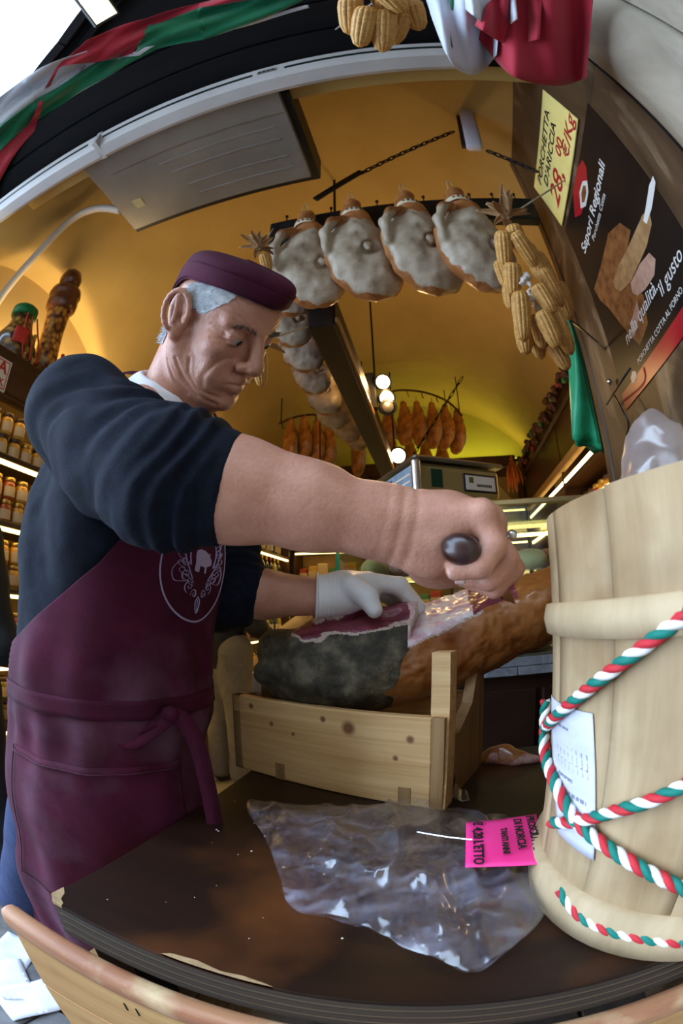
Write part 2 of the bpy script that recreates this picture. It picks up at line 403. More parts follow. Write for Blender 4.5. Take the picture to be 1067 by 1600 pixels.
# ------------------------------------------------------------------ table, crate, ham, tub, bag
TZ = .87
def wood(name, c1, c2, sc, stretch, rough=.5, dist=2.0, bump=.15, coat=0.0, knots=(), kc=(.09, .035, .012), extra=None, rot=(0, 0, 0), band='Z'):
    """wood grain running along the axis with the small stretch; knots are (x, y, z, r) in object space"""
    m = pm(name, c1, c2, sc * 3.0, rough, stretch=stretch, detail=5, distort=.25, bump=bump, bscale=sc * 6, lo=.32, hi=.66, coat=coat, rot=rot, spec=.35)
    nt = m.node_tree; n = nt.nodes; L = nt.links; p = n['Principled BSDF']; src = p.inputs['Base Color'].links[0].from_socket
    tc = n.new('ShaderNodeTexCoord')
    if extra:
        c, s, lo, hi = extra; t = n.new('ShaderNodeTexNoise'); t.inputs['Scale'].default_value = s; t.inputs['Detail'].default_value = 6; L.new(tc.outputs['Object'], t.inputs['Vector'])
        r = n.new('ShaderNodeMapRange'); r.inputs[1].default_value = lo; r.inputs[2].default_value = hi; L.new(t.outputs['Fac'], r.inputs[0])
        mx = n.new('ShaderNodeMix'); mx.data_type = 'RGBA'; L.new(r.outputs[0], mx.inputs[0]); L.new(src, mx.inputs[6]); mx.inputs[7].default_value = (*c, 1); src = mx.outputs[2]
    for x, y, z, rr in knots:
        d = n.new('ShaderNodeVectorMath'); d.operation = 'DISTANCE'; L.new(tc.outputs['Object'], d.inputs[0]); d.inputs[1].default_value = (x, y, z)
        r = n.new('ShaderNodeMapRange'); r.inputs[1].default_value = rr * 1.25; r.inputs[2].default_value = rr * .55; L.new(d.outputs['Value'], r.inputs[0])
        mx = n.new('ShaderNodeMix'); mx.data_type = 'RGBA'; L.new(r.outputs[0], mx.inputs[0]); L.new(src, mx.inputs[6]); mx.inputs[7].default_value = (*kc, 1); src = mx.outputs[2]
    L.new(src, p.inputs['Base Color']); return m
TABLE = wood('stained_table', (.010, .0045, .003), (.022, .009, .005), 5, (.2, 1, 1), .36, 3.0, .05, 0, extra=((.11, .036, .010), 4.2, .54, .74))
PLYD = pm('ply_dark', (.030, .020, .014), (.05, .032, .02), 20, .7, stretch=(.1, 1, 1)); PLYL = pm('ply_pale', (.12, .085, .055), (.18, .12, .07), 20, .7, stretch=(.1, 1, 1))
table = empty('work_table', (.2, .6, 0), label='dark stained plywood worktable with a pale plank front carrying the crate', cat='table')
TL = [(-.372, .252), (-.36, .98), (1.02, .98), (1.02, .252)]
def plate(pts, z0, z1): return sheet_poly([(x, y, z1) for x, y in pts], z1 - z0, (0, 0, 1))
def chip(d): return [(-.372 + d + .012, .252 + d), (-.372 + d, .262 + d), (-.36 + d, .98), (1.02, .98), (1.02, .252 + d)]
obj('table_top', plate(chip(.0015), .864, TZ), TABLE, table)
for k in range(7): obj('ply_layer', plate(chip(.0028 if k % 2 else .0), .864 - (k + 1) * .0062, .864 - k * .0062), PLYL if k % 2 else PLYD, table)
RAWW = pm('raw_edge', (.26, .16, .075), (.42, .28, .14), 60, .7)
obj('worn_corner', sheet_poly([(-.3718, .2625, TZ + .0006), (-.360, .2515, TZ + .0006), (-.347, .2522, TZ + .0006), (-.349, .258, TZ + .0006), (-.357, .263, TZ + .0006), (-.362, .275, TZ + .0006), (-.3715, .284, TZ + .0006)], .004, (0, 0, 1)), RAWW, table)
obj('worn_chip', sheet_poly([(-.222 + .105 * t, .2535, TZ + .0005) for t in (0, .5, 1)] + [(-.125, .256, TZ + .0005), (-.145, .259, TZ + .0005), (-.165, .257, TZ + .0005), (-.19, .262, TZ + .0005), (-.215, .259, TZ + .0005)], .004, (0, 0, 1)), RAWW, table)
CRUMB = pm('crumb', (.7, .66, .6), None, 8, .7)
g = []
for _ in range(46):
    x, y = random.uniform(-.33, .05), random.uniform(.29, .66); r = random.uniform(.0006, .0017); g.append(xf(lathe([(r * .3, 0), (r, r * .5), (r * .3, r)], 5), loc=(x, y, TZ)))
obj('crumbs', join(*g), CRUMB, table, kind='stuff')
PLANK = wood('front_plank', (.40, .205, .075), (.56, .335, .14), 12, (.05, 1, 1), .6, 3.0, .1, knots=((-.40, 0, .045, .012), (-.2, 0, .0, .01)), extra=((.30, .16, .06), 7, .58, .8))
RAIL = wood('worn_rail', (.30, .12, .06), (.47, .24, .12), 10, (.12, 1, 1), .5, 4.0, .2, extra=((.56, .40, .22), 9, .52, .62))
zz = .822
obj('front_rail', xf(box(1.47, .030, .036, b=.012, seg=3), loc=(.285, .232, zz - .018)), RAIL, table, True)
for k in range(4):
    o = obj('front_plank', xf(box(1.46, .020, .118, b=.002), loc=(0, 0, 0)), PLANK, table, local=True); o.location = (.288 - .2, .236 - .6, zz - .036 - .0605 - k * .12)
    for x in (-.28, -.265): obj('nail_hole', bxx((x - .2 - .288 + .2, -.0108, .02 - k * .01), (x - .2 - .288 + .202, -.0099, .036 - k * .01)), BLACKBEAM, o, local=True)
for k in range(4): obj('side_plank', bxx((-.348, .25, zz - .155 - k * .12), (-.33, .96, zz - .037 - k * .12), b=.002), PLANK, table)
for x in (-.30, .96):
    for y in (.29, .93): obj('table_leg', bxx((x - .03, y - .03, 0), (x + .03, y + .03, .82), b=.004), DARKWOOD, table)
# crate that cradles the ham
FL_, FR_ = onZ(369, 1197, TZ), onZ(690, 1266, TZ); cx = nz(FR_ - FL_); cy = np.array([-cx[1], cx[0], 0]); CW = float(np.linalg.norm(FR_ - FL_)); CD, CHT = .232, .158
crate = empty('ham_crate', FL_, (0, 0, math.atan2(cx[1], cx[0])), label='pale pine crate with notched ends holding the ham', cat='crate')
PINE = wood('pine', (.58, .325, .12), (.80, .53, .25), 22, (.035, 1, 1), .5, 7.0, .06, knots=((.265, 0, .128, .013), (.215, 0, .138, .006), (.10, 0, .112, .005), (.05, 0, .14, .006), (.35, 0, .085, .005), (.375, 0, .12, .007), (.15, 0, .10, .004)), kc=(.22, .09, .035))
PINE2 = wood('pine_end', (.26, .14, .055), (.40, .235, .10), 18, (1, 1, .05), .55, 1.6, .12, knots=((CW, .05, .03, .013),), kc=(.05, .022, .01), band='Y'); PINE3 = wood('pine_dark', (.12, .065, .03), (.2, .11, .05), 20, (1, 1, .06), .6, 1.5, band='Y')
E_ = lambda n, g, m, **k: obj(n, g, m, crate, local=True, **k)
E_('front_board', bxx((0, 0, 0), (CW - .02, .02, CHT), b=.0025), PINE)
for x in (.105, CW - .075): E_('foot_inlay', bxx((x, -.0012, 0), (x + .022, .003, .034), b=.0005), PINE2)
E_('back_board', bxx((.02, CD - .02, 0), (CW - .02, CD, CHT), b=.0025), PINE)
for k in range(3): E_('floor_slat', bxx((.02, .03 + k * .062, .008), (CW - .03, .085 + k * .062, .020), b=.002), PINE)
def prof(pts, x0, x1): return sheet_poly([(x1, y, z) for y, z in pts], x1 - x0, (1, 0, 0))
E_('end_board', prof([(0, 0), (CD, 0), (CD, .225), (CD - .035, .225), (.15, .15), (.075, .115), (.034, .12), (.034, CHT), (0, CHT)], CW - .02, CW), PINE2)
E_('corner_post', prof([(.002, .0), (.036, 0), (.046, .258), (.016, .258)], CW - .026, CW + .004), PINE)
E_('end_board', prof([(0, 0), (CD, 0), (CD, .20), (CD - .05, .20), (.13, .10), (.05, .10), (.05, CHT), (0, CHT)], .0, .02), PINE3)
E_('corner_post', prof([(CD * .25, 0), (CD * .25 + .045, 0), (CD * .25 + .045, .195), (CD * .25, .195)], .002, .026), PINE3)
# the ham being carved
ham = empty('carved_ham', spot(545, 1085, .86), label='large mould-crusted ham in the pine crate, its top cut open', cat='ham')
hs = Soft(); HP = [spot(452, 1044, .90), spot(505, 1038, .885), spot(580, 1030, .88), spot(665, 1013, .885), spot(740, 985, .895), spot(820, 958, .905), spot(905, 908, .92), spot(965, 880, .93)]
hs.path(HP, [.062, .084, .092, .089, .080, .070, .055, .046], .03)
hs.ell(spot(520, 1055, .875), (.125, .085, .065), None, .03)
hs.path([spot(425, 1050, .87), spot(412, 1052, .865)], [.026, .021], .02); hs.ell(spot(432, 1010, .9), .03, None, .03)
CP = spot(560, 974, .815); CN = nz([-.10, -.50, 1]); hs.cut(CP, CN, .006)
CP2 = spot(712, 950, .85); CN2 = nz([-.30, -.45, 1]); hs.wedge(CP2, CN2, spot(648, 955, .85), (1, 0, -.15), .006)
SP = spot(625, 957, .82)
hs.cone(spot(598, 961, .832), spot(640, 956, .842), .013, .013, .003); hs.cone(spot(500, 966, .86), spot(590, 958, .87), .016, .016, .006)
HN = lambda X: (.0045 * hash_noise(X, 20, 1) + .0025 * hash_noise(X, 48, 2) + .0012 * hash_noise(X, 120, 3))
V, F = hs.mesh(.0026, HN); FCn = V[F].mean(1); nrm = np.cross(V[F[:, 1]] - V[F[:, 0]], V[F[:, 2]] - V[F[:, 0]]); nrm /= np.maximum(np.linalg.norm(nrm, axis=1, keepdims=True), 1e-12)
d1 = (FCn - CP) @ CN; d2 = (FCn - CP2) @ CN2; wob = .003 * hash_noise(FCn, 45, 8)
up = nrm @ np.array([-.1, -.3, .95])
xb = np.interp(FCn[:, 2], [.98, 1.06, 1.12, 1.18], [spot(585, 1100, .8)[0], spot(612, 1060, .79)[0], spot(640, 1000, .79)[0], spot(662, 960, .79)[0]]) + .02 * hash_noise(FCn, 30, 9)
d2 = np.where(FCn[:, 0] > spot(640, 955, .85)[0], d2, -9.0)
cutz = ((np.abs(d1) < .022) & (d1 > -.006 + wob) | (np.abs(d2) < .02) & (d2 > -.006 + wob)) & (up > .35)
x = FCn[:, 0]; fx0, fx1 = spot(640, 955, .84)[0], spot(735, 950, .85)[0]
fatw = cutz & (x > fx0 + wob) & (x < fx1 + 2 * wob); meat = cutz & ~fatw & (x < spot(805, 930, .87)[0])
edge = ~cutz & (np.maximum(np.where(x < fx0, d1, -9), np.where(x >= fx0, d2, -9)) > -.009 + 1.2 * wob) & (x < fx1 + .02) & (x > spot(455, 980, .85)[0])
rind = ~cutz & ~edge & (x < xb); skin_ = ~(fatw | meat | edge | rind)
MEAT = pm('ham_meat', (.13, .018, .035), (.30, .065, .10), 34, .32, bump=.5, bscale=90, stretch=(.4, 1, 1), c3=(.20, .035, .06), lo=.3, hi=.75, coat=.2)
FAT = pm('ham_fat', (.80, .62, .64), (.86, .78, .80), 26, .35, bump=.3, c3=(.70, .38, .44), lo=.25, hi=.6, coat=.3)
EDGE = pm('ham_edge_fat', (.50, .36, .28), (.20, .11, .09), 45, .5, bump=.5, c3=(.62, .50, .44), lo=.3, hi=.7)
RIND = pm('ham_mould', (.014, .012, .008), (.20, .175, .115), 20, .7, bump=1.0, bscale=60, detail=10, c3=(.062, .055, .037), lo=.33, hi=.68)
SKN = pm('ham_skin', (.21, .055, .012), (.46, .20, .055), 13, .28, bump=.45, bscale=50, detail=7, c3=(.34, .115, .026), lo=.3, hi=.7, coat=.6)
mlo = meat & (x < (fx0 + fx1) / 2); mhi = meat & ~mlo
for nm, mk, mt in (('cut_meat', mlo, MEAT), ('cut_meat', mhi, MEAT), ('cut_fat', fatw, FAT), ('fat_edge', edge, EDGE), ('mouldy_rind', rind, RIND), ('skin', skin_, SKN)): fast_obj(nm, *subset(V, F, mk), mt, ham)
# trimmings behind the crate
sc_ = Soft(); a = onZ(752, 1188, TZ + .006); b = onZ(838, 1186, TZ + .006); sc_.path([a, mix(a, b, .35) + np.array([0, .0, .012]), mix(a, b, .7), b], [.012, .018, .014, .008], .02); sc_.cut((0, 0, TZ + .001), (0, 0, -1), .002)
V, F = sc_.mesh(.003, lambda X: .005 * hash_noise(X, 45, 2)); Fm = V[F].mean(1)
trim = empty('ham_trimmings', mix(a, b, .5) - np.array([0, 0, .006]), label='strip of ham trimmings lying behind the pine crate', cat='ham'); q = hash_noise(Fm, 40, 5) + 10 * (Fm[:, 1] - mix(a, b, .5)[1]) + 20 * (Fm[:, 2] - TZ - .012) > 0
fast_obj('rind', *subset(V, F, q), SKN, trim); fast_obj('flesh', *subset(V, F, ~q), pm('trim_flesh', (.34, .09, .09), (.66, .42, .36), 40, .4), trim)
# wooden tub
TC, TR = np.array([.330, .432]), .215
WOODT = wood('tub_wood', (.29, .19, .095), (.48, .345, .20), 7, (1, 1, .10), .62, 3.5, .2, extra=((.19, .105, .04), 8, .50, .76), band='X'); WOODT2 = wood('tub_hoop_wood', (.36, .25, .135), (.49, .36, .215), 7, (1, 1, .2), .62, 3.0, .2, band='X')
tub = empty('wooden_tub', (TC[0], TC[1], TZ), label='pale wooden tub bound with red white and green rope at the table corner', cat='tub')
NS = 14
for k in range(NS):
    a0, a1 = 2 * math.pi * k / NS + .002, 2 * math.pi * (k + 1) / NS - .002
    def stave(u, v, a0=a0, a1=a1, k=k):
        a = a0 + (a1 - a0) * u; r = TR + .0006 * math.sin(k * 2.3); z = .006 + v * (.405 + .001 * math.sin(k * 1.7)); return np.stack([r * np.cos(a), r * np.sin(a), z], 1)
    obj('stave', thick(grid(stave, 7, 6), -.0) if False else thick(grid(stave, 7, 6), .02), WOODT, tub, True, local=True)
def hoop(nm, z0, z1, bulge):
    pr = [(TR - .004, z0), (TR + bulge * .7, z0 + .002), (TR + bulge, (z0 + z1) / 2), (TR + bulge * .7, z1 - .002), (TR - .004, z1)]; obj(nm, lathe(pr, 72, cap=False), WOODT2, tub, True, local=True)
hoop('hoop', .292, .325, .010); hoop('base_hoop', 0.0, .055, .012)
obj('bottom', lathe([(TR - .02, .01), (TR - .02, .02)], 40), WOODT, tub, local=True)
def ontub(px, py, ex=.0):
    d = ray(px, py); r = TR + ex; o = EYE[:2] - TC; A = d[:2] @ d[:2]; Bq = 2 * o @ d[:2]; Cq = o @ o - r * r; D = Bq * Bq - 4 * A * Cq
    if D < 0:
        t = -Bq / (2 * A); p = EYE + d * t; q = p[:2] - TC; q = q / np.linalg.norm(q) * r; return np.array([TC[0] + q[0], TC[1] + q[1], p[2]])
    t = (-Bq - math.sqrt(D)) / (2 * A); return EYE + d * t
rope = empty('tricolour_rope', (TC[0], TC[1] - TR, .93), label='red white and green twisted rope tied round the wooden tub', cat='rope')
paths = [[(846, 1140), (870, 1118), (930, 1068), (1000, 1015), (1067, 966), (1110, 945)], [(849, 1095), (846, 1130), (852, 1180), (870, 1230), (895, 1275), (930, 1310), (990, 1350), (1067, 1388), (1110, 1400)],
         [(862, 1285), (900, 1284), (960, 1268), (1020, 1250), (1067, 1228), (1110, 1205)], [(876, 1390), (905, 1428), (950, 1452), (1010, 1466), (1067, 1472), (1110, 1474)]]
strands = [[], [], []]
for pi, pp in enumerate(paths):
    Q_ = [ontub(px, py, .0075) for px, py in pp]
    a_ = math.atan2(Q_[-1][1] - TC[1], Q_[-1][0] - TC[0]); dz_ = np.clip((Q_[-1][2] - Q_[-3][2]) * .8, -.03, .03)
    for j_ in range(1, 4): Q_.append(np.array([TC[0] + (TR + .0075) * math.cos(a_ + j_ * .42), TC[1] + (TR + .0075) * math.sin(a_ + j_ * .42), np.clip(Q_[-1][2] + dz_, .94, 1.155)]))
    P = spline(Q_, 180); L = np.r_[0, np.cumsum(np.linalg.norm(np.diff(P, axis=0), axis=1))]; T = np.gradient(P, axis=0); T /= np.linalg.norm(T, axis=1)[:, None]
    N_ = P.copy(); N_[:, :2] -= TC; N_[:, 2] = 0; N_ /= np.linalg.norm(N_, axis=1)[:, None]; Bn = np.cross(T, N_)
    for s in range(3):
        a = L * 2 * math.pi / .036 + s * 2.094; strands[s].append(tube(P + .0030 * (np.cos(a)[:, None] * N_ + np.sin(a)[:, None] * Bn), .0036, 7))
for s, (nm, c) in enumerate((('red_strand', (.50, .02, .03)), ('white_strand', (.78, .76, .72)), ('green_strand', (.0, .16, .12)))): obj(nm, join(*strands[s]), pm(nm, c, None, 8, .7), rope, True)
PAPER = pm('faded_label', (.52, .52, .60), (.60, .60, .68), 25, .7, stretch=(1, 1, 3)); INKF = pm('faded_ink', (.20, .20, .27), None, 8, .8)
pl = [(862, 1085), (926, 1115), (928, 1345), (872, 1300)]; c4 = [ontub(*p, .0012) for p in pl]
def lab(u, v, ex=.0012):
    a = np.outer(1 - u, c4[0]) + np.outer(u, c4[1]); b = np.outer(1 - u, c4[3]) + np.outer(u, c4[2]); P = a * (1 - v)[:, None] + b * v[:, None]; q = P[:, :2] - TC; q *= ((TR + ex) / np.linalg.norm(q, axis=1))[:, None]; P[:, :2] = TC + q; return P
lb = obj('paper_label', thick(grid(lab, 12, 14), .0006), PAPER, tub, True)
for v0, v1, u0, u1 in ((.28, .44, .28, .9), (.50, .525, .25, .6), (.60, .63, .45, .85), (.70, .72, .55, .8), (.15, .17, .2, .6)):
    obj('faded_print', grid(lambda u, v: lab(u0 + (u1 - u0) * u, v0 + (v1 - v0) * v, .0018), 8, 4), INKF, lb)
# plastic-wrapped packets standing in the tub
def plastic(name, col, dif, rough=.12, veil=0.0):
    m = bpy.data.materials.new(name); m.use_nodes = True; nt = m.node_tree; n = nt.nodes; L = nt.links; n.clear(); out = n.new('ShaderNodeOutputMaterial')
    tr = n.new('ShaderNodeBsdfTransparent'); gl_ = n.new('ShaderNodeBsdfGlossy'); gl_.inputs['Roughness'].default_value = rough; gl_.inputs['Color'].default_value = (1, 1, 1, 1); df = n.new('ShaderNodeBsdfDiffuse'); df.inputs['Color'].default_value = (*col, 1)
    tl = n.new('ShaderNodeBsdfTranslucent'); tl.inputs['Color'].default_value = (*col, 1); ad = n.new('ShaderNodeMixShader'); ad.inputs[0].default_value = .4; L.new(df.outputs[0], ad.inputs[1]); L.new(tl.outputs[0], ad.inputs[2])
    m1 = n.new('ShaderNodeMixShader'); m1.inputs[0].default_value = dif; L.new(tr.outputs[0], m1.inputs[1]); L.new(ad.outputs[0], m1.inputs[2])
    lw = n.new('ShaderNodeLayerWeight'); lw.inputs['Blend'].default_value = .12; fr = n.new('ShaderNodeMapRange'); fr.inputs[3].default_value = .05; fr.inputs[4].default_value = .65; L.new(lw.outputs['Facing'], fr.inputs[0])
    if veil:                                     # doubled and creased film is hazier than flat film
        tc = n.new('ShaderNodeTexCoord'); mp = n.new('ShaderNodeMapping'); mp.inputs['Rotation'].default_value = (0, 0, .9); mp.inputs['Scale'].default_value = (9, 34, 9); t = n.new('ShaderNodeTexNoise'); t.inputs['Scale'].default_value = 1.0; t.inputs['Detail'].default_value = 6; t.inputs['Distortion'].default_value = 1.2; L.new(tc.outputs['Object'], mp.inputs[0]); L.new(mp.outputs[0], t.inputs['Vector'])
        r = n.new('ShaderNodeMapRange'); r.inputs[1].default_value = .50; r.inputs[2].default_value = .74; r.inputs[3].default_value = dif; r.inputs[4].default_value = veil; L.new(t.outputs['Fac'], r.inputs[0]); L.new(r.outputs[0], m1.inputs[0])
    m2 = n.new('ShaderNodeMixShader'); L.new(fr.outputs[0], m2.inputs[0]); L.new(m1.outputs[0], m2.inputs[1]); L.new(gl_.outputs[0], m2.inputs[2]); L.new(m2.outputs[0], out.inputs[0]); return m
FILM = plastic('clear_film', (.82, .80, .98), .03, .16, .30); FILM2 = plastic('milky_film', (.62, .52, .50), .30, .25)
for i, (c, r, lbl) in enumerate((((.245, .44, 1.20), (.052, .052, .155), 'cream packet in milky film standing at the inner side of the wooden tub'), ((.385, .45, 1.21), (.085, .07, .19), 'larger packet in crumpled milky film leaning inside the wooden tub'))):
    S = Soft().ell(c, r, None, .02).cone(np.array(c) + np.array([0, 0, r[2] * .5]), np.array(c) + np.array([.01, 0, r[2] * 1.0]), .04, .03, .03); pk = empty('wrapped_packet', np.array(c) - np.array([0, 0, r[2]]), label=lbl, cat='packet')
    V, F = S.mesh(.006, lambda X: .008 * hash_noise(X, 32, 3 + i) + .004 * hash_noise(X, 80, 4)); fast_obj('film', V, F, FILM2, pk)
    S = Soft().ell(c, np.array(r) * .8, None, .02); V, F = S.mesh(.01, lambda X: .005 * hash_noise(X, 30, 2)); fast_obj('filling', V, F, pm('packet_filling', (.62, .42, .26) if i == 0 else (.45, .36, .42), None, 8, .6), pk)
# clear plastic bag lying on the table, with the pink price card
BP = [(388, 1258), (470, 1262), (560, 1264), (640, 1258), (735, 1276), (800, 1290), (862, 1300), (872, 1385), (845, 1440), (790, 1490), (735, 1520), (660, 1492), (590, 1462), (520, 1440), (455, 1420), (436, 1370), (415, 1315)]
bp3 = np.array([onZ(px, py, TZ + .004)[:2] for px, py in BP]); bc = bp3.mean(0)
def bag_sheet(seed, h0):
    nr, na = 40, 120; ring_ = spline(np.c_[bp3, np.zeros(len(bp3))], 170, True)[:, :2]; na = len(ring_); V, F = [], []
    for i in range(nr):
        t = (i / (nr - 1)); q = bc + (ring_ - bc) * (t if i else .002); V.append(np.c_[q, np.full(na, t)])
    V = np.concatenate(V); t = V[:, 2].copy(); P = np.c_[V[:, :2], np.zeros(len(V))]
    rid = lambda s, sd: 1 - np.abs(hash_noise(np.c_[P[:, :2] @ np.array([[math.cos(sd), -math.sin(sd)], [math.sin(sd) * .45, math.cos(sd) * .45]]), np.zeros(len(P))], s, sd))
    z = (.016 * rid(20, seed) ** 3 + .014 * rid(34, seed + 1) ** 3 + .007 * rid(70, seed + 2) ** 3) * (1 - .35 * t ** 3) + .014 * np.clip(1 - t, 0, 1) ** .5 * (.3 + np.clip((P[:, 0] - bc[0]) * 5, 0, 1))
    P[:, 2] = TZ + .0015 + h0 * (1 - t ** 6) + z * (.5 if h0 < .002 else 1)
    for i in range(nr - 1):
        for j in range(na): k = (j + 1) % na; F.append((i * na + j, i * na + k, (i + 1) * na + k, (i + 1) * na + j))
    return P, F
bag = empty('plastic_bag', (bc[0], bc[1], TZ), label='crumpled clear plastic bag lying on the dark table top', cat='bag')
obj('upper_film', bag_sheet(2.0, .006), FILM, bag, True); obj('lower_film', bag_sheet(5.0, .0005), FILM, bag, True)
obj('gathered_mouth', thick(grid(lambda u, v: np.stack([mix(onZ(600, 1262, TZ)[0], onZ(735, 1270, TZ)[0], 0) + u * (onZ(735, 1270, TZ)[0] - onZ(600, 1262, TZ)[0]), .69 + .04 * v + .01 * np.sin(u * 9), TZ + .004 + .034 * np.sin(math.pi * u) * (.25 + .75 * v) + .003 * np.sin(u * 40)], 1), 40, 8), .0004), FILM, bag, True)
PINK = pm('pink_card', (.88, .028, .24), (.94, .05, .30), 12, .6); INK = pm('ink', (.012, .008, .012), None, 8, .6)
cc = [spot(728, 1284, .70), spot(838, 1272, .70), spot(848, 1350, .625), spot(728, 1356, .62)]
cc = [onZ(728, 1286, TZ + .050), onZ(838, 1273, TZ + .054), onZ(849, 1350, TZ + .046), onZ(727, 1356, TZ + .042)]
def card(u, v):
    a = np.outer(1 - u, cc[0]) + np.outer(u, cc[1]); b = np.outer(1 - u, cc[3]) + np.outer(u, cc[2]); P = a * (1 - v)[:, None] + b * v[:, None]; P[:, 2] += .003 * np.sin(u * 5) * np.sin(v * 3) ; return P
cardo = empty('price_card', cc[3], label='small pink handwritten price card lying on the plastic bag', cat='price card')
obj('card', thick(grid(card, 14, 12), .0012), PINK, cardo, True)
def text(name, s, o, ux, uy, size, mat, parent, ext=.0002, shear=0.0, bold=0.0, align='LEFT'):
    """lettering as a mesh laid in the plane of ux (reading direction) and uy (letter up)"""
    c = bpy.data.curves.new('t', 'FONT'); c.body = s; c.size = size; c.extrude = ext; c.shear = shear; c.offset = bold; c.align_x = align; t = bpy.data.objects.new('t', c); COL.objects.link(t)
    dg = bpy.context.evaluated_depsgraph_get(); me = bpy.data.meshes.new_from_object(t.evaluated_get(dg)); V = np.array([v.co[:] for v in me.vertices]); F = [tuple(p.vertices) for p in me.polygons]
    bpy.data.objects.remove(t); bpy.data.curves.remove(c); bpy.data.meshes.remove(me)
    ux = nz(ux); uy = nz(np.asarray(uy) - ux * (np.asarray(uy) @ ux)); n = np.cross(ux, uy)
    return obj(name, (V @ np.stack([ux, uy, n]) + np.asarray(o) + n * ext, F), mat, parent)
cu = nz(cc[3] - cc[0]); cl_ = nz(cc[1] - cc[0]); cn = nz(np.cross(cu, cl_)); C_ = lambda a, b: card(np.array([a]), np.array([b]))[0] + cn * .0048
for s, a, b, sz in (('PROSCIUTTO', .84, .06, .0135), ('DI NORCIA', .66, .10, .0135), ('TANTI ANNI', .47, .30, .010), ('€ 4,20 L\'ETTO', .10, .06, .0155)): text('handwriting', s, C_(a, b), cu, cl_, sz, INK, cardo, .0003, .1, .0004)
obj('wire_pin', tube([onZ(652, 1300, TZ + .045), onZ(700, 1308, TZ + .05), onZ(738, 1312, TZ + .053)], .0010, 5), STEEL, cardo)
# ------------------------------------------------------------------ the man carving
SKIN = pm('skin', (.44, .19, .125), (.60, .31, .22), 20, .40, bump=.3, bscale=210, sss=.1, lo=.3, hi=.7, detail=6)
NAVY = pm('navy_knit', (.0020, .0036, .010), (.0052, .009, .022), 60, .9, bump=.5, bscale=700, spec=.25)
MAROON = pm('maroon_twill', (.044, .0026, .015), (.080, .006, .028), 10, .85, bump=.25, bscale=900, spec=.3)
WHITE_COTTON = pm('white_cotton', (.78, .80, .86), None, 8, .8)
GREY_HAIR = pm('grey_hair', (.62, .64, .66), (.42, .43, .45), 120, .5)
BROW_HAIR = pm('brow_hair', (.12, .11, .10), None, 8, .6)
LATEX = pm('white_latex', (.86, .87, .90), None, 8, .38, bump=.15, bscale=120)
DENIM = pm('denim', (.012, .022, .075), (.02, .035, .11), 40, .9, bump=.3, bscale=500)
SHOE = pm('shoe_leather', (.010, .010, .016), None, 8, .45)
EYE_WHITE = pm('eye_white', (.35, .30, .27), None, 8, .25); IRIS = pm('iris', (.015, .010, .008), None, 8, .12)
EMBLEM = pm('emblem_print', (.42, .36, .58), None, 8, .85)
HM = np.array([[.724, .341, .599], [-.007, .873, -.488], [-.690, .349, .634]]); HM = np.stack([nz(HM[:, i]) for i in range(3)], 1); HO = np.array([-.321, .553, 1.655])
def hd(x, y, z): return HO + HM @ np.array([x, y, z])
def hl(P): return (np.asarray(P) - HO) @ HM
def side(zx, zy, y=-.058):                     # a point of the near cheek, as seen, on the face's own side plane
    d = HM.T @ ray(240 + zx / 4.446, 380 + zy / 4.446); o = HM.T @ (EYE - HO); t = (y - o[1]) / d[1]; q = o + d * t; return (q[0], q[2])
person = empty('person', (-.6, .62, 0), label='man in a maroon cap and apron over a navy sweater, carving the ham', cat='person')
body = Soft()
H = lambda c, r, k=.014, op=1, M=None: body.ell(hd(*c), r, HM if M is None else M, k, op)
HC = lambda a, b, ra, rb=None, k=.01, op=1: body.cone(hd(*a), hd(*b), ra, rb, k, op)
H((-.004, 0, .038), (.096, .075, .068)); H((.048, 0, .042), (.054, .063, .047), .02); H((.044, 0, -.03), (.05, .056, .08), .02)
HC((.005, 0, -.02), (.02, 0, -.07), .06, .045, .02)
for s in (-1, 1):
    HC((.0, s * .053, -.055), (.07, s * .022, -.102), .017, .017, .022)                     # jaw
    H((.064, s * .042, -.02), (.022, .021, .018), .02)                                       # cheekbone
    H((.07, s * .030, -.062), (.024, .02, .026), .02)                                        # cheek
    HC((.094, s * .012, .027), (.076, s * .05, .026), .0085, .007, .014)                     # brow
H((.088, 0, -.106), (.017, .02, .015), .018)
for s in (-1, 1): H((.099, s * .031, .004), (.018, .019, .014), .012, -1)
HC((.098, 0, .018), (.119, 0, -.024), .009, .0125, .012); H((.119, 0, -.03), (.0135, .0135, .012), .008)
for s in (-1, 1):
    H((.105, s * .014, -.035), (.011, .0085, .009), .006)
    H((.083, s * .032, .006), (.0148, .0165, .0148), .004)                                   # lids
    HC((.104, s * .0165, .0015), (.094, s * .046, .0005), .0022, .0022, .003, -1)
    H((.113, s * .007, -.043), (.006, .004, .004), .003, -1)
HC((.1, -.0, -.058), (.092, -.022, -.066), .0085, .006, .01); HC((.1, 0, -.058), (.092, .022, -.066), .0085, .006, .01)
HC((.1, -.0, -.074), (.09, -.02, -.072), .009, .006, .01); HC((.1, 0, -.074), (.09, .02, -.072), .009, .006, .01)
HC((.112, 0, -.0655), (.094, -.028, -.070), .0016, .0012, .003, -1); HC((.112, 0, -.0655), (.094, .028, -.070), .0016, .0012, .003, -1)
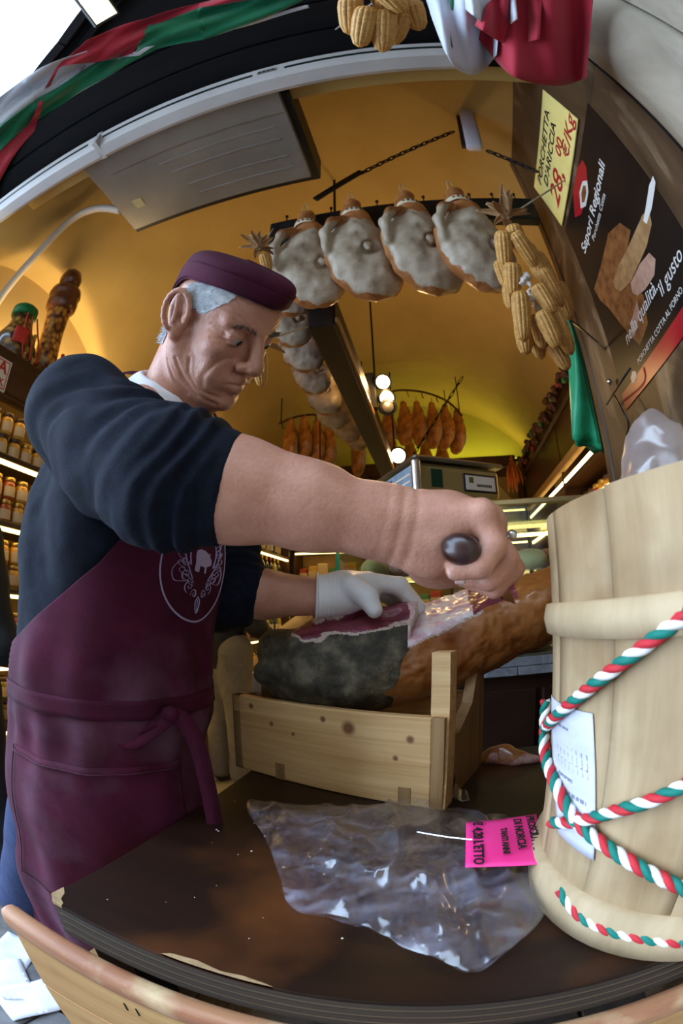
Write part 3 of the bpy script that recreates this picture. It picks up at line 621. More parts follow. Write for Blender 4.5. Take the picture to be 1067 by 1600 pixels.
for s in (-1, 1):                                                                            # ears
    ER = HM @ np.array(Euler((0, R(-12), s * R(-24))).to_matrix())
    body.ell(hd(-.008, s * .079, .004), (.021, .008, .034), ER, .006)
    rim = [hd(*(np.array([-.006, s * .0865, .006]) + np.array(Euler((0, R(-12), s * R(-24))).to_matrix()) @ np.array([.021 * math.cos(a), s * (.003 - .003 * math.cos(a)), .033 * math.sin(a)]))) for a in np.linspace(-.15 * math.pi, 1.35 * math.pi, 14)]
    body.path(rim, .0042, .004)
    body.ell(hd(-.004, s * .0885, .008), (.012, .007, .021), ER, .005, -1)
    body.ell(hd(.002, s * .0875, -.004), (.008, .012, .010), ER, .004, -1)
    body.cone(hd(-.012, s * .087, .02), hd(-.004, s * .087, -.012), .0035, .003, .004)
    body.ell(hd(.001, s * .082, -.030), (.009, .006, .010), ER, .006)
    body.ell(hd(.008, s * .079, -.002), (.004, .005, .007), ER, .004)
NB = spot(258, 650, .84)
body.cone(hd(-.03, 0, -.045), NB, .056, .062, .025)
body.cone(hd(-.01, -.06, -.035), NB + np.array([.06, -.03, .0]), .016, .014, .02)
body.cone(hd(.05, 0, -.09), NB + np.array([.05, 0, .0]), .03, .04, .03)
SH = spot(126, 646, .67); EL = spot(262, 745, .49); WR = spot(630, 822, .46)
LSH = np.array([-.385, .775, 1.44]); LEL = spot(352, 925, .86); LWR = spot(505, 932, .845)
TO = np.array([.004, .010, 0]); WAI = np.array([-.53, .60, 1.08]) + TO; HIP = np.array([-.56, .60, .9]) + TO
body.path([NB, mix(NB, WAI, .5), WAI, HIP], [.06, .09, .09, .09], .03)
body.cone(NB, SH, .05, .05, .03).cone(NB, LSH, .05, .05, .03)
body.cone(SH, EL, .05, .045, .03)
FA = [EL, mix(EL, WR, .3), mix(EL, WR, .62), mix(EL, WR, .9), WR]
body.path(FA, [.046, .051, .041, .034, .034], .02)
body.cone(mix(EL, WR, .2) + np.array([0, 0, .012]), mix(EL, WR, .6) + np.array([0, 0, .006]), .040, .032, .02)
body.cone(LSH, LEL, .05, .045, .03).path([LEL, mix(LEL, LWR, .4), LWR], [.045, .043, .034], .02)
LEGS = [(HIP + np.array([0, -.09, -.06]), np.array([-.80, .50, .50]), onZ(24, 1402, .20)), (HIP + np.array([.02, .09, -.06]), np.array([-.54, .70, .48]), np.array([-.60, .72, .08]))]
for a, b, c in LEGS: body.path([a, b, c], [.07, .05, .036], .02)
# right hand: metacarpals, four curled fingers and the thumb round the handle
KN = [spot(762, 832, .505), spot(764, 822, .482), spot(760, 814, .460), spot(750, 806, .440)]
FING = [[KN[0], spot(797, 895, .503), spot(775, 918, .492), spot(742, 912, .497)], [KN[1], spot(800, 890, .478), spot(772, 917, .468), spot(735, 908, .473)],
        [KN[2], spot(794, 876, .455), spot(764, 906, .445), spot(724, 903, .450)], [KN[3], spot(773, 852, .432), spot(750, 884, .4235), spot(713, 891, .426)]]
body.path([WR, mix(WR, KN[1], .5), mix(WR, KN[1], .9)], [.032, .032, .024], .02)
for i, kk in enumerate(KN): body.cone(mix(WR, kk, .25), kk, .024, (.0165, .0165, .016, .016)[i], .014)
body.ell(spot(672, 855, .452), (.034, .024, .032), None, .02); body.ell(spot(690, 888, .492), (.036, .028, .022), None, .018)
for i, fg in enumerate(FING): body.path(fg, [[.0125, .0115, .0105, .009], [.013, .012, .011, .0095], [.0125, .0115, .0105, .009], [.0122, .0118, .0108, .0098]][i], .005)
body.path([spot(668, 862, .50), spot(705, 890, .525), spot(738, 897, .54), spot(768, 905, .545)], [.02, .016, .0125, .010], .008)
for i, fg in enumerate(FING): body.ell(fg[0] + np.array([.002, 0, .003]), .0145 if i < 3 else .0135, None, .008)
GRV = []
def groove(pts, depth, width): GRV.append((np.array([side(*p) for p in pts]), depth, width))
groove([(585, 745), (470, 745), (385, 840), (318, 925), (300, 985)], .0014, .0042)
groove([(545, 850), (480, 880), (440, 905), (415, 930)], .0016, .0022)
groove([(250, 800), (238, 900), (262, 1000), (340, 1085)], .0018, .0026)
groove([(190, 800), (200, 930), (250, 1050), (310, 1120)], .0020, .0028)
groove([(135, 670), (128, 800), (150, 930), (200, 1040)], .0022, .0028)
groove([(400, 560), (455, 585), (500, 600)], .0010, .0016); groove([(390, 600), (450, 625), (510, 650)], .0012, .0016); groove([(400, 650), (460, 668), (530, 690)], .0012, .0018)
groove([(505, 655), (560, 700), (640, 715)], .0016, .0024)
groove([(340, 900), (420, 800), (480, 770)], .0006, .0018)
def face_disp(X):
    sh = X.shape[:-1]; Q = ((X.reshape(-1, 3) - HO) @ HM); out = np.zeros(len(Q))
    near = np.nonzero((np.abs(Q[:, 0]) < .16) & (np.abs(Q[:, 2]) < .2) & (np.abs(Q[:, 1]) < .11))[0]
    if len(near):
        q = Q[near]; o = np.zeros(len(q)); fade = np.clip((np.abs(q[:, 1]) - .008) / .012, 0, 1)
        for P, dep, wid in GRV:
            dm = np.full(len(q), 9.0)
            for a, b in zip(P[:-1], P[1:]):
                ab = b - a; t = np.clip(((q[:, [0, 2]] - a) @ ab) / (ab @ ab), 0, 1); dm = np.minimum(dm, np.linalg.norm(q[:, [0, 2]] - a - t[:, None] * ab, axis=1))
            o += dep * np.exp(-(dm / wid) ** 2) * fade - dep * .35 * np.exp(-((dm - wid * 2) / wid) ** 2) * fade
        fr = (q[:, 0] > .05) & (q[:, 2] > .03) & (q[:, 2] < .09)
        o += fr * .0007 * np.sin((q[:, 2] + .012 * np.cos(q[:, 1] * 50)) * 2 * math.pi / .0095)
        out[near] = o
    P = X.reshape(-1, 3)
    arm = np.nonzero((P[:, 2] < 1.42) & (P[:, 0] > -.3))[0]
    if len(arm):
        p = P[arm]; ax = nz(WR - EL); t = (p - EL) @ ax / np.linalg.norm(WR - EL); near = (np.linalg.norm(p - EL - ((p - EL) @ ax)[:, None] * ax, axis=1) < .08)
        ang = hash_noise(np.stack([t * 4, p[:, 2] * 60, p[:, 1] * 60], 1), 1.0, 3)
        crease = np.exp(-((t - .965) / .012) ** 2) + np.exp(-((t - 1.02) / .012) ** 2) + .6 * np.exp(-((t - .91) / .01) ** 2)
        out[arm] += near * (.0011 * ang + .0011 * crease)
    return out.reshape(sh)
BV, BF = body.mesh(.0022, face_disp); BV, BF = relax((BV, BF), 1, .4)
fast_obj('body', BV, BF, SKIN, person)
# nails on the near finger tips, eyes, brows
NAIL = pm('nail', (.62, .40, .33), None, 8, .3)
for fg, w in ((FING[3], .0075), (FING[2], .007)):
    d = nz(fg[3] - fg[2]); tow = nz(EYE - fg[3]); n = nz(tow - d * (tow @ d) - .25 * np.array([0, 0, 1])); s = np.cross(d, n)
    obj('fingernail', thick(grid(lambda u, v: fg[3] + np.outer(v * .011 - .004, d) + np.outer((u - .5) * w * 1.5, s) + np.outer(.0098 - ((u - .5) * 2) ** 2 * .0026 - (v - .4) ** 2 * .004, n), 7, 6), .0006), NAIL, person, True)
for s in (-1, 1):
    c = hd(.0845, s * .032, .004); V, F = lathe([(.0129 * math.sin(a), -.0129 * math.cos(a)) for a in np.linspace(.02, math.pi - .02, 14)], 20)
    e = obj('eye', (V @ np.stack([HM[:, 1], HM[:, 2], HM[:, 0]], 0) + c, F), EYE_WHITE, person, True)
    V, F = lathe([(.0055, .0118), (.0035, .01285), (.0005, .0133)], 16); ir = nz(HM[:, 0] * 1 - HM[:, 2] * .35 + HM[:, 1] * .15)
    a, b, cc = frame_from(ir); obj('iris', (V @ np.stack([b, cc, a]) + c, F), IRIS, e, True)
def surf_local(x, z, s=-1, off=0.0):            # a point of the head's surface found from its side
    ys = np.linspace(.12, .0, 61); X = np.array([hd(x, s * y, z) for y in ys]); v = body.val(X); i = int(np.argmax(v < off)); return X[i]
hair = []
for s in (-1, 1):
    g = []
    for _ in range(70):
        t = random.random(); yy = .012 + .036 * t; p = hd(.1035 - 5.5 * (yy - .01) ** 2 * 2.2, s * yy, .022 + .005 * math.sin(t * 3) + random.uniform(-.003, .003))
        q = p + HM @ np.array([.004, s * (.006 + .004 * random.random()), random.uniform(-.001, .004)]); g.append(tube([p, mix(p, q, .6) + HM[:, 0] * .001, q], [.0006, .0005, .0001], 3))
    obj('eyebrow', join(*g), BROW_HAIR, person)
TEMPLE = np.array([side(*p) for p in [(268, 350), (330, 285), (560, 275), (585, 330), (530, 415), (450, 465), (375, 500), (318, 445), (270, 390)]])
NAPE = np.array([side(*p) for p in [(40, 560), (100, 540), (88, 600), (70, 690), (38, 700)]])
def inside(P, poly):
    x, y = P[:, 0], P[:, 1]; w = np.zeros(len(P), bool)
    for (x0, y0), (x1, y1) in zip(poly, np.roll(poly, -1, 0)):
        w ^= ((y0 > y) != (y1 > y)) & (x < (x1 - x0) * (y - y0) / (y1 - y0 + 1e-12) + x0)
    return w
FC = hl(BV[BF].mean(1)); mk = (np.abs(FC[:, 1]) > .03) & (np.abs(FC[:, 1]) < .077) & (inside(FC[:, [0, 2]], TEMPLE) | inside(FC[:, [0, 2]], NAPE)) & (FC[:, 2] > -.12)
hv, hf = subset(BV, BF, mk); hv = hl(hv); hv[:, 1] += np.sign(hv[:, 1]) * .0022; hv = hv @ HM.T + HO
geos = [(hv, [tuple(q) for q in hf])]
rootsP = BV[BF[mk]].mean(1)
for p in rootsP[RNG.choice(len(rootsP), min(1500, len(rootsP)), replace=False)]:
    l = hl(p); s = np.sign(l[1]); d = HM @ np.array([-.85 + random.uniform(-.15, .15), s * .18, -.32 + random.uniform(-.25, .25)]); ln = random.uniform(.007, .016); o = HM[:, 1] * s
    geos.append(tube([p + o * .0018, p + d * ln * .5 + o * .0032, p + d * ln + o * .0026], [.0005, .0005, .0001], 3, caps=False))
obj('hair', join(*geos), GREY_HAIR, person, True)
# cap: a folded side cap
def cap_pt(u, v):
    a = 2 * math.pi * u; ca, sa = np.cos(a), np.sin(a); peak = np.clip(ca, 0, 1) ** 8; back = np.clip(-ca, 0, 1)
    zr = .050 + .020 * np.clip(ca, 0, 1) - .085 * back ** 2 + .010 * sa ** 2 - .004 * peak              # the rim, low behind the ears
    zt = .114 - .004 * peak - .026 * back ** 2
    w = np.where(v < .55, 1 - .02 * (v / .55), .98 * np.sqrt(np.clip(1 - ((v - .55) / .45) ** 2, 0, 1)))
    hz = np.where(v < .55, .62 * v / .55, .62 + .38 * np.sin((v - .55) / .45 * math.pi / 2))
    z = zr + (zt - zr) * hz + .010 * np.clip(v - .5, 0, 1) * (1 - sa ** 2)
    x = .0 + .104 * np.sign(ca) * np.abs(ca) ** .95 * (.45 * w + .55 * w ** .35) + .014 * peak * np.sin(np.clip(v, 0, .8) / .8 * math.pi / 2) * w ** .3
    return np.stack([x, .083 * sa * w, z], 1) @ HM.T + HO
cap = obj('cap', thick(grid(cap_pt, 64, 22, wrap=True), .002), MAROON, person, True)
def band_pt(u, v):
    a = 2 * math.pi * u; P = hl(cap_pt(u, .06 + .46 * v)); n = np.stack([P[:, 0], P[:, 1] * 1.4, 0 * P[:, 0]], 1); n /= np.linalg.norm(n, axis=1)[:, None]
    return (P + n * .0022) @ HM.T + HO
obj('cap_turnup', thick(grid(lambda u, v: band_pt(u, v * (.75 + .25 * np.abs(np.sin(math.pi * (u + .5))))), 64, 8, wrap=True), .0016), MAROON, cap, True)
# navy sweater
sw = Soft()
CH = np.array([-.475, .60, 1.31]) + TO
sw.ell(CH, (.128, .185, .19), None, .04); sw.ell(TO + (-.525, .60, 1.10), (.148, .178, .20), None, .05)
sw.path([SH, mix(SH, LSH, .5) + np.array([-.04, 0, .0]), LSH], [.073, .073, .07], .04)
sw.path([SH, mix(SH, EL, .5) + np.array([0, 0, -.014]), EL, mix(EL, WR, .235)], [.077, .073, .072, .057], .03)
sw.path([LSH, LEL + np.array([-.01, 0, 0]), mix(LEL, LWR, .40)], [.07, .072, .05], .03)
sw.ell(TO + (-.585, .53, 1.27), (.07, .09, .2), None, .05); sw.ell(TO + (-.56, .60, 1.0), (.12, .15, .10), None, .04)
CUF = mix(EL, WR, .235); CAX = nz(WR - EL); sw.cut(CUF + CAX * .012, CAX, .006); LCU = mix(LEL, LWR, .40); LAX = nz(LWR - LEL); sw.cut(LCU + LAX * .012, LAX, .006)
sw.cone(CUF + CAX * -.004, CUF + CAX * .012, .058, .0575, .006); sw.cone(LCU - LAX * .004, LCU + LAX * .010, .0485, .048, .006)
sw.cone(NB + np.array([0, 0, .03]), NB + np.array([.02, 0, .14]), .058, .075, .01, -1)
sw.cut(CUF + CAX * .016, CAX, .003); sw.cut(LCU + LAX * .014, LAX, .003)
ARMFOLD = []
def knit_disp(X):
    sh = X.shape[:-1]; P = X.reshape(-1, 3); out = .0055 * hash_noise(P, 13, 1) + .002 * hash_noise(P, 34, 2)
    for a, b, amp, fr, ph in ((SH, EL, .0040, 3.4, 0), (EL, mix(EL, WR, .25), .0055, 2.6, 1), (LSH, LCU, .004, 8, 2)):
        ab = b - a; L = np.linalg.norm(ab); t = (P - a) @ ab / L ** 2; rad = np.linalg.norm(P - a - np.clip(t, 0, 1)[:, None] * ab, axis=1)
        w = np.exp(-((np.clip(t, -.3, 1.3) - .6) / .55) ** 2) * np.clip(1.6 - rad / .08, 0, 1)
        s = np.sin(2 * math.pi * (fr * t + 1.1 * hash_noise(P, 11, 5 + ph) - (P[:, 2] - a[2]) * 13 + ph)); out += amp * w * (s * np.abs(s) ** .3)
    out *= np.clip(np.abs((P - CUF) @ CAX - .012) / .02, .15, 1) * np.where(P[:, 1] > .7, np.clip(np.abs((P - LCU) @ LAX - .012) / .02, .15, 1), 1)
    return out.reshape(sh)
SV, SF = sw.mesh(.0032, knit_disp); SV, SF = relax((SV, SF), 1, .4)
fast_obj('sweater', SV, SF, NAVY, person)
# apron, wrapped round the torso
ap = Soft(); ap.ell(CH + np.array([0.0, 0, -.01]), (.132, .175, .19), None, .05); ap.ell(TO + (-.525, .60, 1.10), (.155, .182, .20), None, .06)
ap.path([TO + (-.55, .59, 1.02), TO + (-.565, .585, .86), TO + (-.60, .58, .66), TO + (-.62, .58, .40)], [.158, .170, .176, .18], .05)
AXIS = lambda z: np.stack([np.interp(z, [.4, .86, 1.1, 1.31, 1.45], [-.62, -.565, -.53, -.475, -.44]), np.interp(z, [.4, .86, 1.1, 1.45], [.58, .585, .6, .6]), z], 1) + TO
def wrap(phi, z, off):
    phi, z = np.asarray(phi, float), np.asarray(z, float); A = AXIS(z); d = np.stack([np.cos(phi), np.sin(phi), 0 * phi], 1); rs = np.linspace(.34, .04, 76)
    X = A[:, None] + rs[None, :, None] * d[:, None]; v = ap.val(X) - np.asarray(off).reshape(-1, 1); i = np.argmax(v < 0, 1); i = np.clip(i, 1, 75); n = np.arange(len(z)); v0, v1 = v[n, i - 1], v[n, i]
    t = v0 / (v0 - v1 + 1e-12); r = rs[i - 1] + (rs[i] - rs[i - 1]) * np.clip(t, 0, 1); return A + r[:, None] * d
def dusty(name, base, c, s, lo, hi):
    m = base.copy(); m.name = name; nt = m.node_tree; n = nt.nodes; L = nt.links; p = n['Principled BSDF']; src = p.inputs['Base Color'].links[0].from_socket
    tc = n.new('ShaderNodeTexCoord'); t = n.new('ShaderNodeTexNoise'); t.inputs['Scale'].default_value = s; t.inputs['Detail'].default_value = 7; L.new(tc.outputs['Object'], t.inputs['Vector']); r = n.new('ShaderNodeMapRange'); r.inputs[1].default_value = lo; r.inputs[2].default_value = hi; L.new(t.outputs['Fac'], r.inputs[0])
    mx = n.new('ShaderNodeMix'); mx.data_type = 'RGBA'; L.new(r.outputs[0], mx.inputs[0]); L.new(src, mx.inputs[6]); mx.inputs[7].default_value = (*c, 1); L.new(mx.outputs[2], p.inputs['Base Color']); return m
def drape(phi, z):
    low = np.clip((1.06 - z) / .5, 0, 1); up = np.clip((z - 1.08) / .3, 0, 1)
    return .006 + low * (.010 * np.sin(phi * 5 + 1.2) + .006 * np.sin(phi * 11 + z * 6)) + up * .004 * np.sin(phi * 9 + z * 14) + .0045 * np.exp(-((z - 1.10) / .05) ** 2) * np.sin(phi * 13 + 9 * z) + .004 * np.exp(-((z - 1.0) / .05) ** 2) * np.sin(phi * 16 - 7 * z) + .012 * np.exp(-((z - 1.02) / .03) ** 2) * .3
def apron_pt(u, v, ex=0.0):
    z = 1.405 - v * (1.405 - .42)
    hw = np.interp(z, [.42, 1.02, 1.085, 1.16, 1.25, 1.33, 1.405], [2.75, 2.75, 2.55, 1.75, 1.15, .85, .72])
    phi = (u * 2 - 1) * hw; return wrap(phi, z, drape(phi, z) + ex)
APR = dusty('apron_twill', MAROON, (.15, .075, .115), 5.5, .52, .80)
apron = obj('apron', thick(grid(apron_pt, 130, 110), .0022), APR, person, True)
def sheet(name, f_phi, z0, z1, off, nu, nv, mat, parent, th=.002):
    def fn(u, v):
        z = z0 + (z1 - z0) * v; phi = f_phi(u, v); zz = z; return wrap(phi, zz, drape(phi, zz) + off)
    return obj(name, thick(grid(fn, nu, nv), th), mat, parent, True)
TIE = pm('tie_twill', (.055, .008, .022), (.085, .014, .035), 14, .85, bump=.25, bscale=900)
sheet('waist_tie', lambda u, v: -2.7 + 5.4 * u, 1.040, 1.068, .005, 110, 5, MAROON, apron)
sheet('pocket', lambda u, v: -1.90 + 1.75 * u, .70, .965, .004, 60, 24, APR, apron)
def seam(pts, off, rad, mat=TIE, n=4): return tube(wrap(np.array([p[0] for p in pts]), np.array([p[1] for p in pts]), drape(np.array([p[0] for p in pts]), np.array([p[1] for p in pts])) + off), rad, n)
obj('pocket_hem', join(seam([(-1.90 + 1.75 * t, .955) for t in np.linspace(0, 1, 40)], .0065, .0014), seam([(-1.9, z) for z in np.linspace(.7, .965, 16)], .0062, .0012), seam([(-1.9 + 1.75 * t, .703) for t in np.linspace(0, 1, 40)], .0062, .0012)), TIE, apron, True)
# bow of the apron strings at the side of the belly
KB = wrap(np.array([-.38]), np.array([1.045]), np.array([.016]))[0]
def ribbon(pts, w, nrm):
    P = spline(pts, 24); T = np.gradient(P, axis=0); V, F = [], []
    for p, t in zip(P, T):
        s = nz(np.cross(nz(t), nrm)); V += [p + s * w / 2, p - s * w / 2]
    return thick((np.array(V), [(2 * i, 2 * i + 1, 2 * i + 3, 2 * i + 2) for i in range(len(P) - 1)]), .002)
nb_ = nz(EYE - KB); sx = nz(np.cross([0, 0, 1], nb_))
B2 = lambda a, b, c: KB + sx * a + np.array([0, 0, 1]) * b + nb_ * c
obj('bow', join(ribbon([B2(0, 0, .005), B2(-.03, -.012, .014), B2(-.065, -.03, .012), B2(-.07, -.042, .016), B2(-.05, -.04, .022), B2(-.02, -.02, .02), B2(0, 0, .010)], .022, nb_ + np.array([0, 0, .6])),
     ribbon([B2(0, 0, .006), B2(.018, -.008, .014), B2(.036, -.05, .016), B2(.046, -.12, .012), B2(.05, -.19, .012)], .024, nb_),
     xf(lathe([(.001, -.014), (.011, -.010), (.014, 0), (.011, .010), (.001, .014)], 14), loc=KB + nb_ * .008)), MAROON, apron, True)
# printed emblem on the bib: ring, ribbon with ANNO, leaf scrolls, pig
ec = (-.12, 1.268); RS = .128
def em(a, b): return (ec[0] + a * .70 / .145, ec[1] + b * .70)
def emline(pts, w=.0012, closed=False):
    P = [em(*p) for p in spline([(x, y, 0) for x, y in pts], max(12, 6 * len(pts)), closed)[:, :2]]; ph = np.array([p[0] for p in P]); z = np.array([p[1] for p in P])
    return tube(wrap(ph, z, drape(ph, z) + .0034), w, 4, closed=closed, flat=.5)
ering = emline([(RS * .86 * math.cos(t), RS * math.sin(t)) for t in np.linspace(0, 2 * math.pi, 28)[:-1]], .0017, True)
obj('emblem_ring', ering, EMBLEM, apron, True)
ln = []
for s in (-1, 1):
    ln.append(emline([(s * .0, .085), (s * .03, .088), (s * .058, .098), (s * .074, .098), (s * .08, .085), (s * .066, .066), (s * .05, .062)]))
    ln.append(emline([(s * .0, .072), (s * .03, .075), (s * .055, .084), (s * .066, .08), (s * .06, .07)]))
    ln.append(emline([(s * .02, .062), (s * .045, .058), (s * .062, .035), (s * .06, .005), (s * .045, -.02), (s * .03, -.04)]))
    ln.append(emline([(s * .028, .05), (s * .044, .035), (s * .048, .01), (s * .042, -.012)]))
    ln.append(emline([(s * .042, -.01), (s * .07, -.008), (s * .084, -.025), (s * .075, -.045), (s * .05, -.045)]))
    for q, (cx, cy, r) in enumerate([(.018, .05, .016), (.05, .05, .013), (.062, .02, .012), (.058, -.005, .011), (.05, -.032, .014), (.036, -.055, .014), (.018, -.07, .011), (.066, .045, .010), (.03, .062, .010)]):
        ln.append(emline([(s * (cx + r * (1 - t / 9) * math.cos(t + q)), cy + r * (1 - t / 9) * math.sin(t + q)) for t in np.linspace(0, 8, 15)], .0009))
    for q in range(9):
        a = 1.25 - q * .3; x, y = .056 * math.cos(a) + .002, .052 * math.sin(a); ln.append(emline([(s * x, y), (s * (x + .012), y + .008), (s * (x + .02), y + .004), (s * (x + .012), y - .003), (s * x, y - .006)], .0009))
ln.append(emline([(0, -.075), (.008, -.085), (.006, -.1), (0, -.11), (-.006, -.1), (-.008, -.085), (0, -.075)], .001)); ln.append(emline([(0, -.08), (0, -.105)], .001))
def letters(word, x0, y0, h, step):
    G = {'A': [[(0, 0), (.35, 1), (.7, 0)], [(.15, .4), (.55, .4)]], 'N': [[(0, 0), (0, 1)], [(0, 1), (.7, 0)], [(.7, 0), (.7, 1)]], 'O': [[(.35 + .35 * math.cos(t), .5 + .5 * math.sin(t)) for t in np.linspace(0, 6.283, 10)]]}
    for i, ch in enumerate(word):
        for st in G[ch]: ln.append(emline([(x0 + i * step + p[0] * h * .8, y0 + p[1] * h + i * .001) for p in st], .0009))
letters('ANNO', -.046, .078, .012, .0155)
obj('emblem_scrolls', join(*ln), EMBLEM, apron)
pig = [(-.034, .012), (-.03, .022), (-.012, .026), (.008, .024), (.02, .018), (.028, .02), (.027, .012), (.036, .004), (.037, -.006), (.028, -.010), (.018, -.012), (.017, -.028), (.011, -.028), (.010, -.014), (-.012, -.012), (-.015, -.027), (-.021, -.027), (-.022, -.012), (-.027, -.026), (-.032, -.025), (-.031, -.004)]
pc = [em(p[0] * .9, p[1] * .9) for p in pig]; ph = np.array([p[0] for p in pc]); zz = np.array([p[1] for p in pc]); pv = wrap(ph, zz, drape(ph, zz) + .0036); n = len(pv)
bm = bmesh.new(); f = bm.faces.new([bm.verts.new(tuple(map(float, v))) for v in pv]); bmesh.ops.triangulate(bm, faces=[f]); bm.verts.index_update()
obj('emblem_pig', thick((np.array([v.co[:] for v in bm.verts]), [tuple(v.index for v in q.verts) for q in bm.faces]), .0008), EMBLEM, apron); bm.free()
# neck strap of the apron and shirt collar
NA = nz(hd(-.03, 0, -.045) - NB); n1 = nz(np.cross(NA, [0, 1, 0])); n1 = nz(np.array([1, 0, 0]) - NA * NA[0]); n2 = np.cross(NA, n1)
def ring(a, r, h, ry=1.0): return NB + NA * h + n1 * (r * math.cos(a)) + n2 * (r * ry * math.sin(a))
def collar_pt(u, v):
    a = R(16) + (2 * math.pi - R(32)) * u; out = []
    for aa, vv in zip(a, v):
        front = max(0, math.cos(aa)); 
        if vv < .45: t = vv / .45; out.append(ring(aa, .066 + .002 * t, .022 + .040 * t - .012 * front))
        else:
            t = (vv - .45) / .55; out.append(ring(aa, .068 + .0 + .030 * t ** .8, .062 - .012 * front - (.042 + .028 * front) * t + .004 * math.sin(math.pi * t)))
    return np.array(out)
obj('shirt_collar', thick(grid(collar_pt, 72, 16), .0015), WHITE_COTTON, person, True)
def strap_pt(u, v):                            # the strap lies round the collar and down to the bib
    a = R(32) + (2 * math.pi - R(64)) * u; out = []
    for aa, vv in zip(a, v): fr = max(0, math.cos(aa)); out.append(ring(aa, .097 + .012 * fr + .022 * vv, .048 - .055 * fr - .012 * vv))
    return np.array(out)
obj('neck_strap', thick(grid(strap_pt, 60, 5), .002), MAROON, apron, True)
# jeans and shoes
for i, (a, b, c) in enumerate(LEGS):
    S = Soft().path([a + np.array([0, 0, .1]), b, c + np.array([0, 0, .02])], [.098, .078, .062], .03); V, F = S.mesh(.007, lambda X: .004 * hash_noise(X, 16, 3)); fast_obj('jeans_leg', V, F, DENIM, person)
    fd = nz([1, -.15 if i else -.1, 0]); S = Soft().path([c + np.array([0, 0, -.02]), np.array([c[0], c[1], .05]), np.array([c[0], c[1], .045]) + fd * .13], [.045, .048, .036], .02).cut((0, 0, .002), (0, 0, -1), .004)
    V, F = S.mesh(.006); fast_obj('shoe', V, F, SHOE, person)
# white glove on the far hand
gl = Soft(); GW = mix(LEL, LWR, .98)
gl.path([GW, spot(535, 926, .845), spot(572, 918, .848)], [.0375, .038, .030], .015)
gl.ell(spot(553, 925, .835), (.036, .026, .028), None, .02)
gl.path([spot(548, 915, .815), spot(572, 932, .80), spot(585, 953, .792)], [.021, .0195, .0145], .008)
for i, (a, b, c, r) in enumerate([((578, 910, .845), (622, 916, .86), (652, 950, .872), .0165), ((578, 908, .87), (625, 914, .885), (655, 948, .895), .0155), ((572, 912, .89), (615, 918, .905), (645, 950, .912), .015), ((565, 920, .905), (600, 930, .918), (625, 952, .925), .0135)]):
    gl.path([spot(*a), spot(*b), spot(*c)], [r * 1.08, r, r * .8], .006)
gl.path([GW - LAX * .012, GW + LAX * .004], [.041, .040], .004); gl.cut(GW - LAX * .010, -LAX, .002)
V, F = gl.mesh(.0022, lambda X: .0009 * np.sin(((X - GW) @ LAX) * 2 * math.pi / .007 + 3 * hash_noise(X, 50, 2)) * np.exp(-(((X - GW) @ LAX - .015) / .025) ** 2)); V, F = relax((V, F), 1, .4); fast_obj('glove', V, F, LATEX, person)
obj('glove_cuff_bead', tube([GW - LAX * .008 + .042 * (math.cos(t) * frame_from(LAX)[1] + math.sin(t) * frame_from(LAX)[2]) for t in np.linspace(0, 2 * math.pi, 33)[:-1]], .0022, 6, closed=True), LATEX, person, True)
rc_ = mix(FING[2][0], FING[2][1], .55); rd = nz(FING[2][1] - FING[2][0]); _, r1, r2 = frame_from(rd)
rt = nz(spot(810, 850, .455) - spot(785, 866, .455)); rt = nz(rt - rd * (rt @ rd))
obj('finger_ring', join(tube([rc_ + .0125 * (math.cos(t) * r1 + math.sin(t) * r2) for t in np.linspace(0, 2 * math.pi, 25)[:-1]], .0018, 6, closed=True), xf(lathe([(.001, -.005), (.0048, -.003), (.0058, 0), (.0048, .003), (.001, .005)], 16), loc=rc_ + rt * .0155)), STEEL, person, True)
# the knife
HA, HB = spot(714, 853, .408), spot(768, 900, .535); kd, ks, ku = frame_from(HB - HA, (0, 0, 1))
knife = empty('carving_knife', HA, label='carving knife with a dark wooden handle gripped in the bare fist', cat='knife')
HANDLE = pm('handle_wood', (.020, .006, .006), (.045, .014, .010), 40, .32, stretch=(1, 1, 1), coat=.3)
V, F = lathe([(.001, -.002), (.010, -.001), (.0165, .003), (.019, .010), (.0185, .03), (.015, .06), (.014, .09), (.012, np.linalg.norm(HB - HA))], 28)
V[:, 1] *= .78; tl = nz(ks * .9 - ku * .25); tu = np.cross(kd, tl) 
obj('handle', (V @ np.stack([tl, -tu, kd]) + HA, F), HANDLE, knife, True)
TIP = spot(806, 944, .645); bd, bs, bu = frame_from(TIP - HB); w0 = .013
P = [HB - bd * .02 + bu * w0, HB + bd * .06 + bu * w0 * .9, TIP, HB + bd * .05 - bu * w0, HB - bd * .02 - bu * w0]
V = np.array([p + bs * s * (.0014 if i not in (2,) else .0004) for s in (1, -1) for i, p in enumerate(P)]); F = [(0, 1, 2, 3, 4), (9, 8, 7, 6, 5)] + [(i, i + 5, (i + 1) % 5 + 5, (i + 1) % 5) for i in range(5)]
obj('blade', (V, F), STEEL, knife)
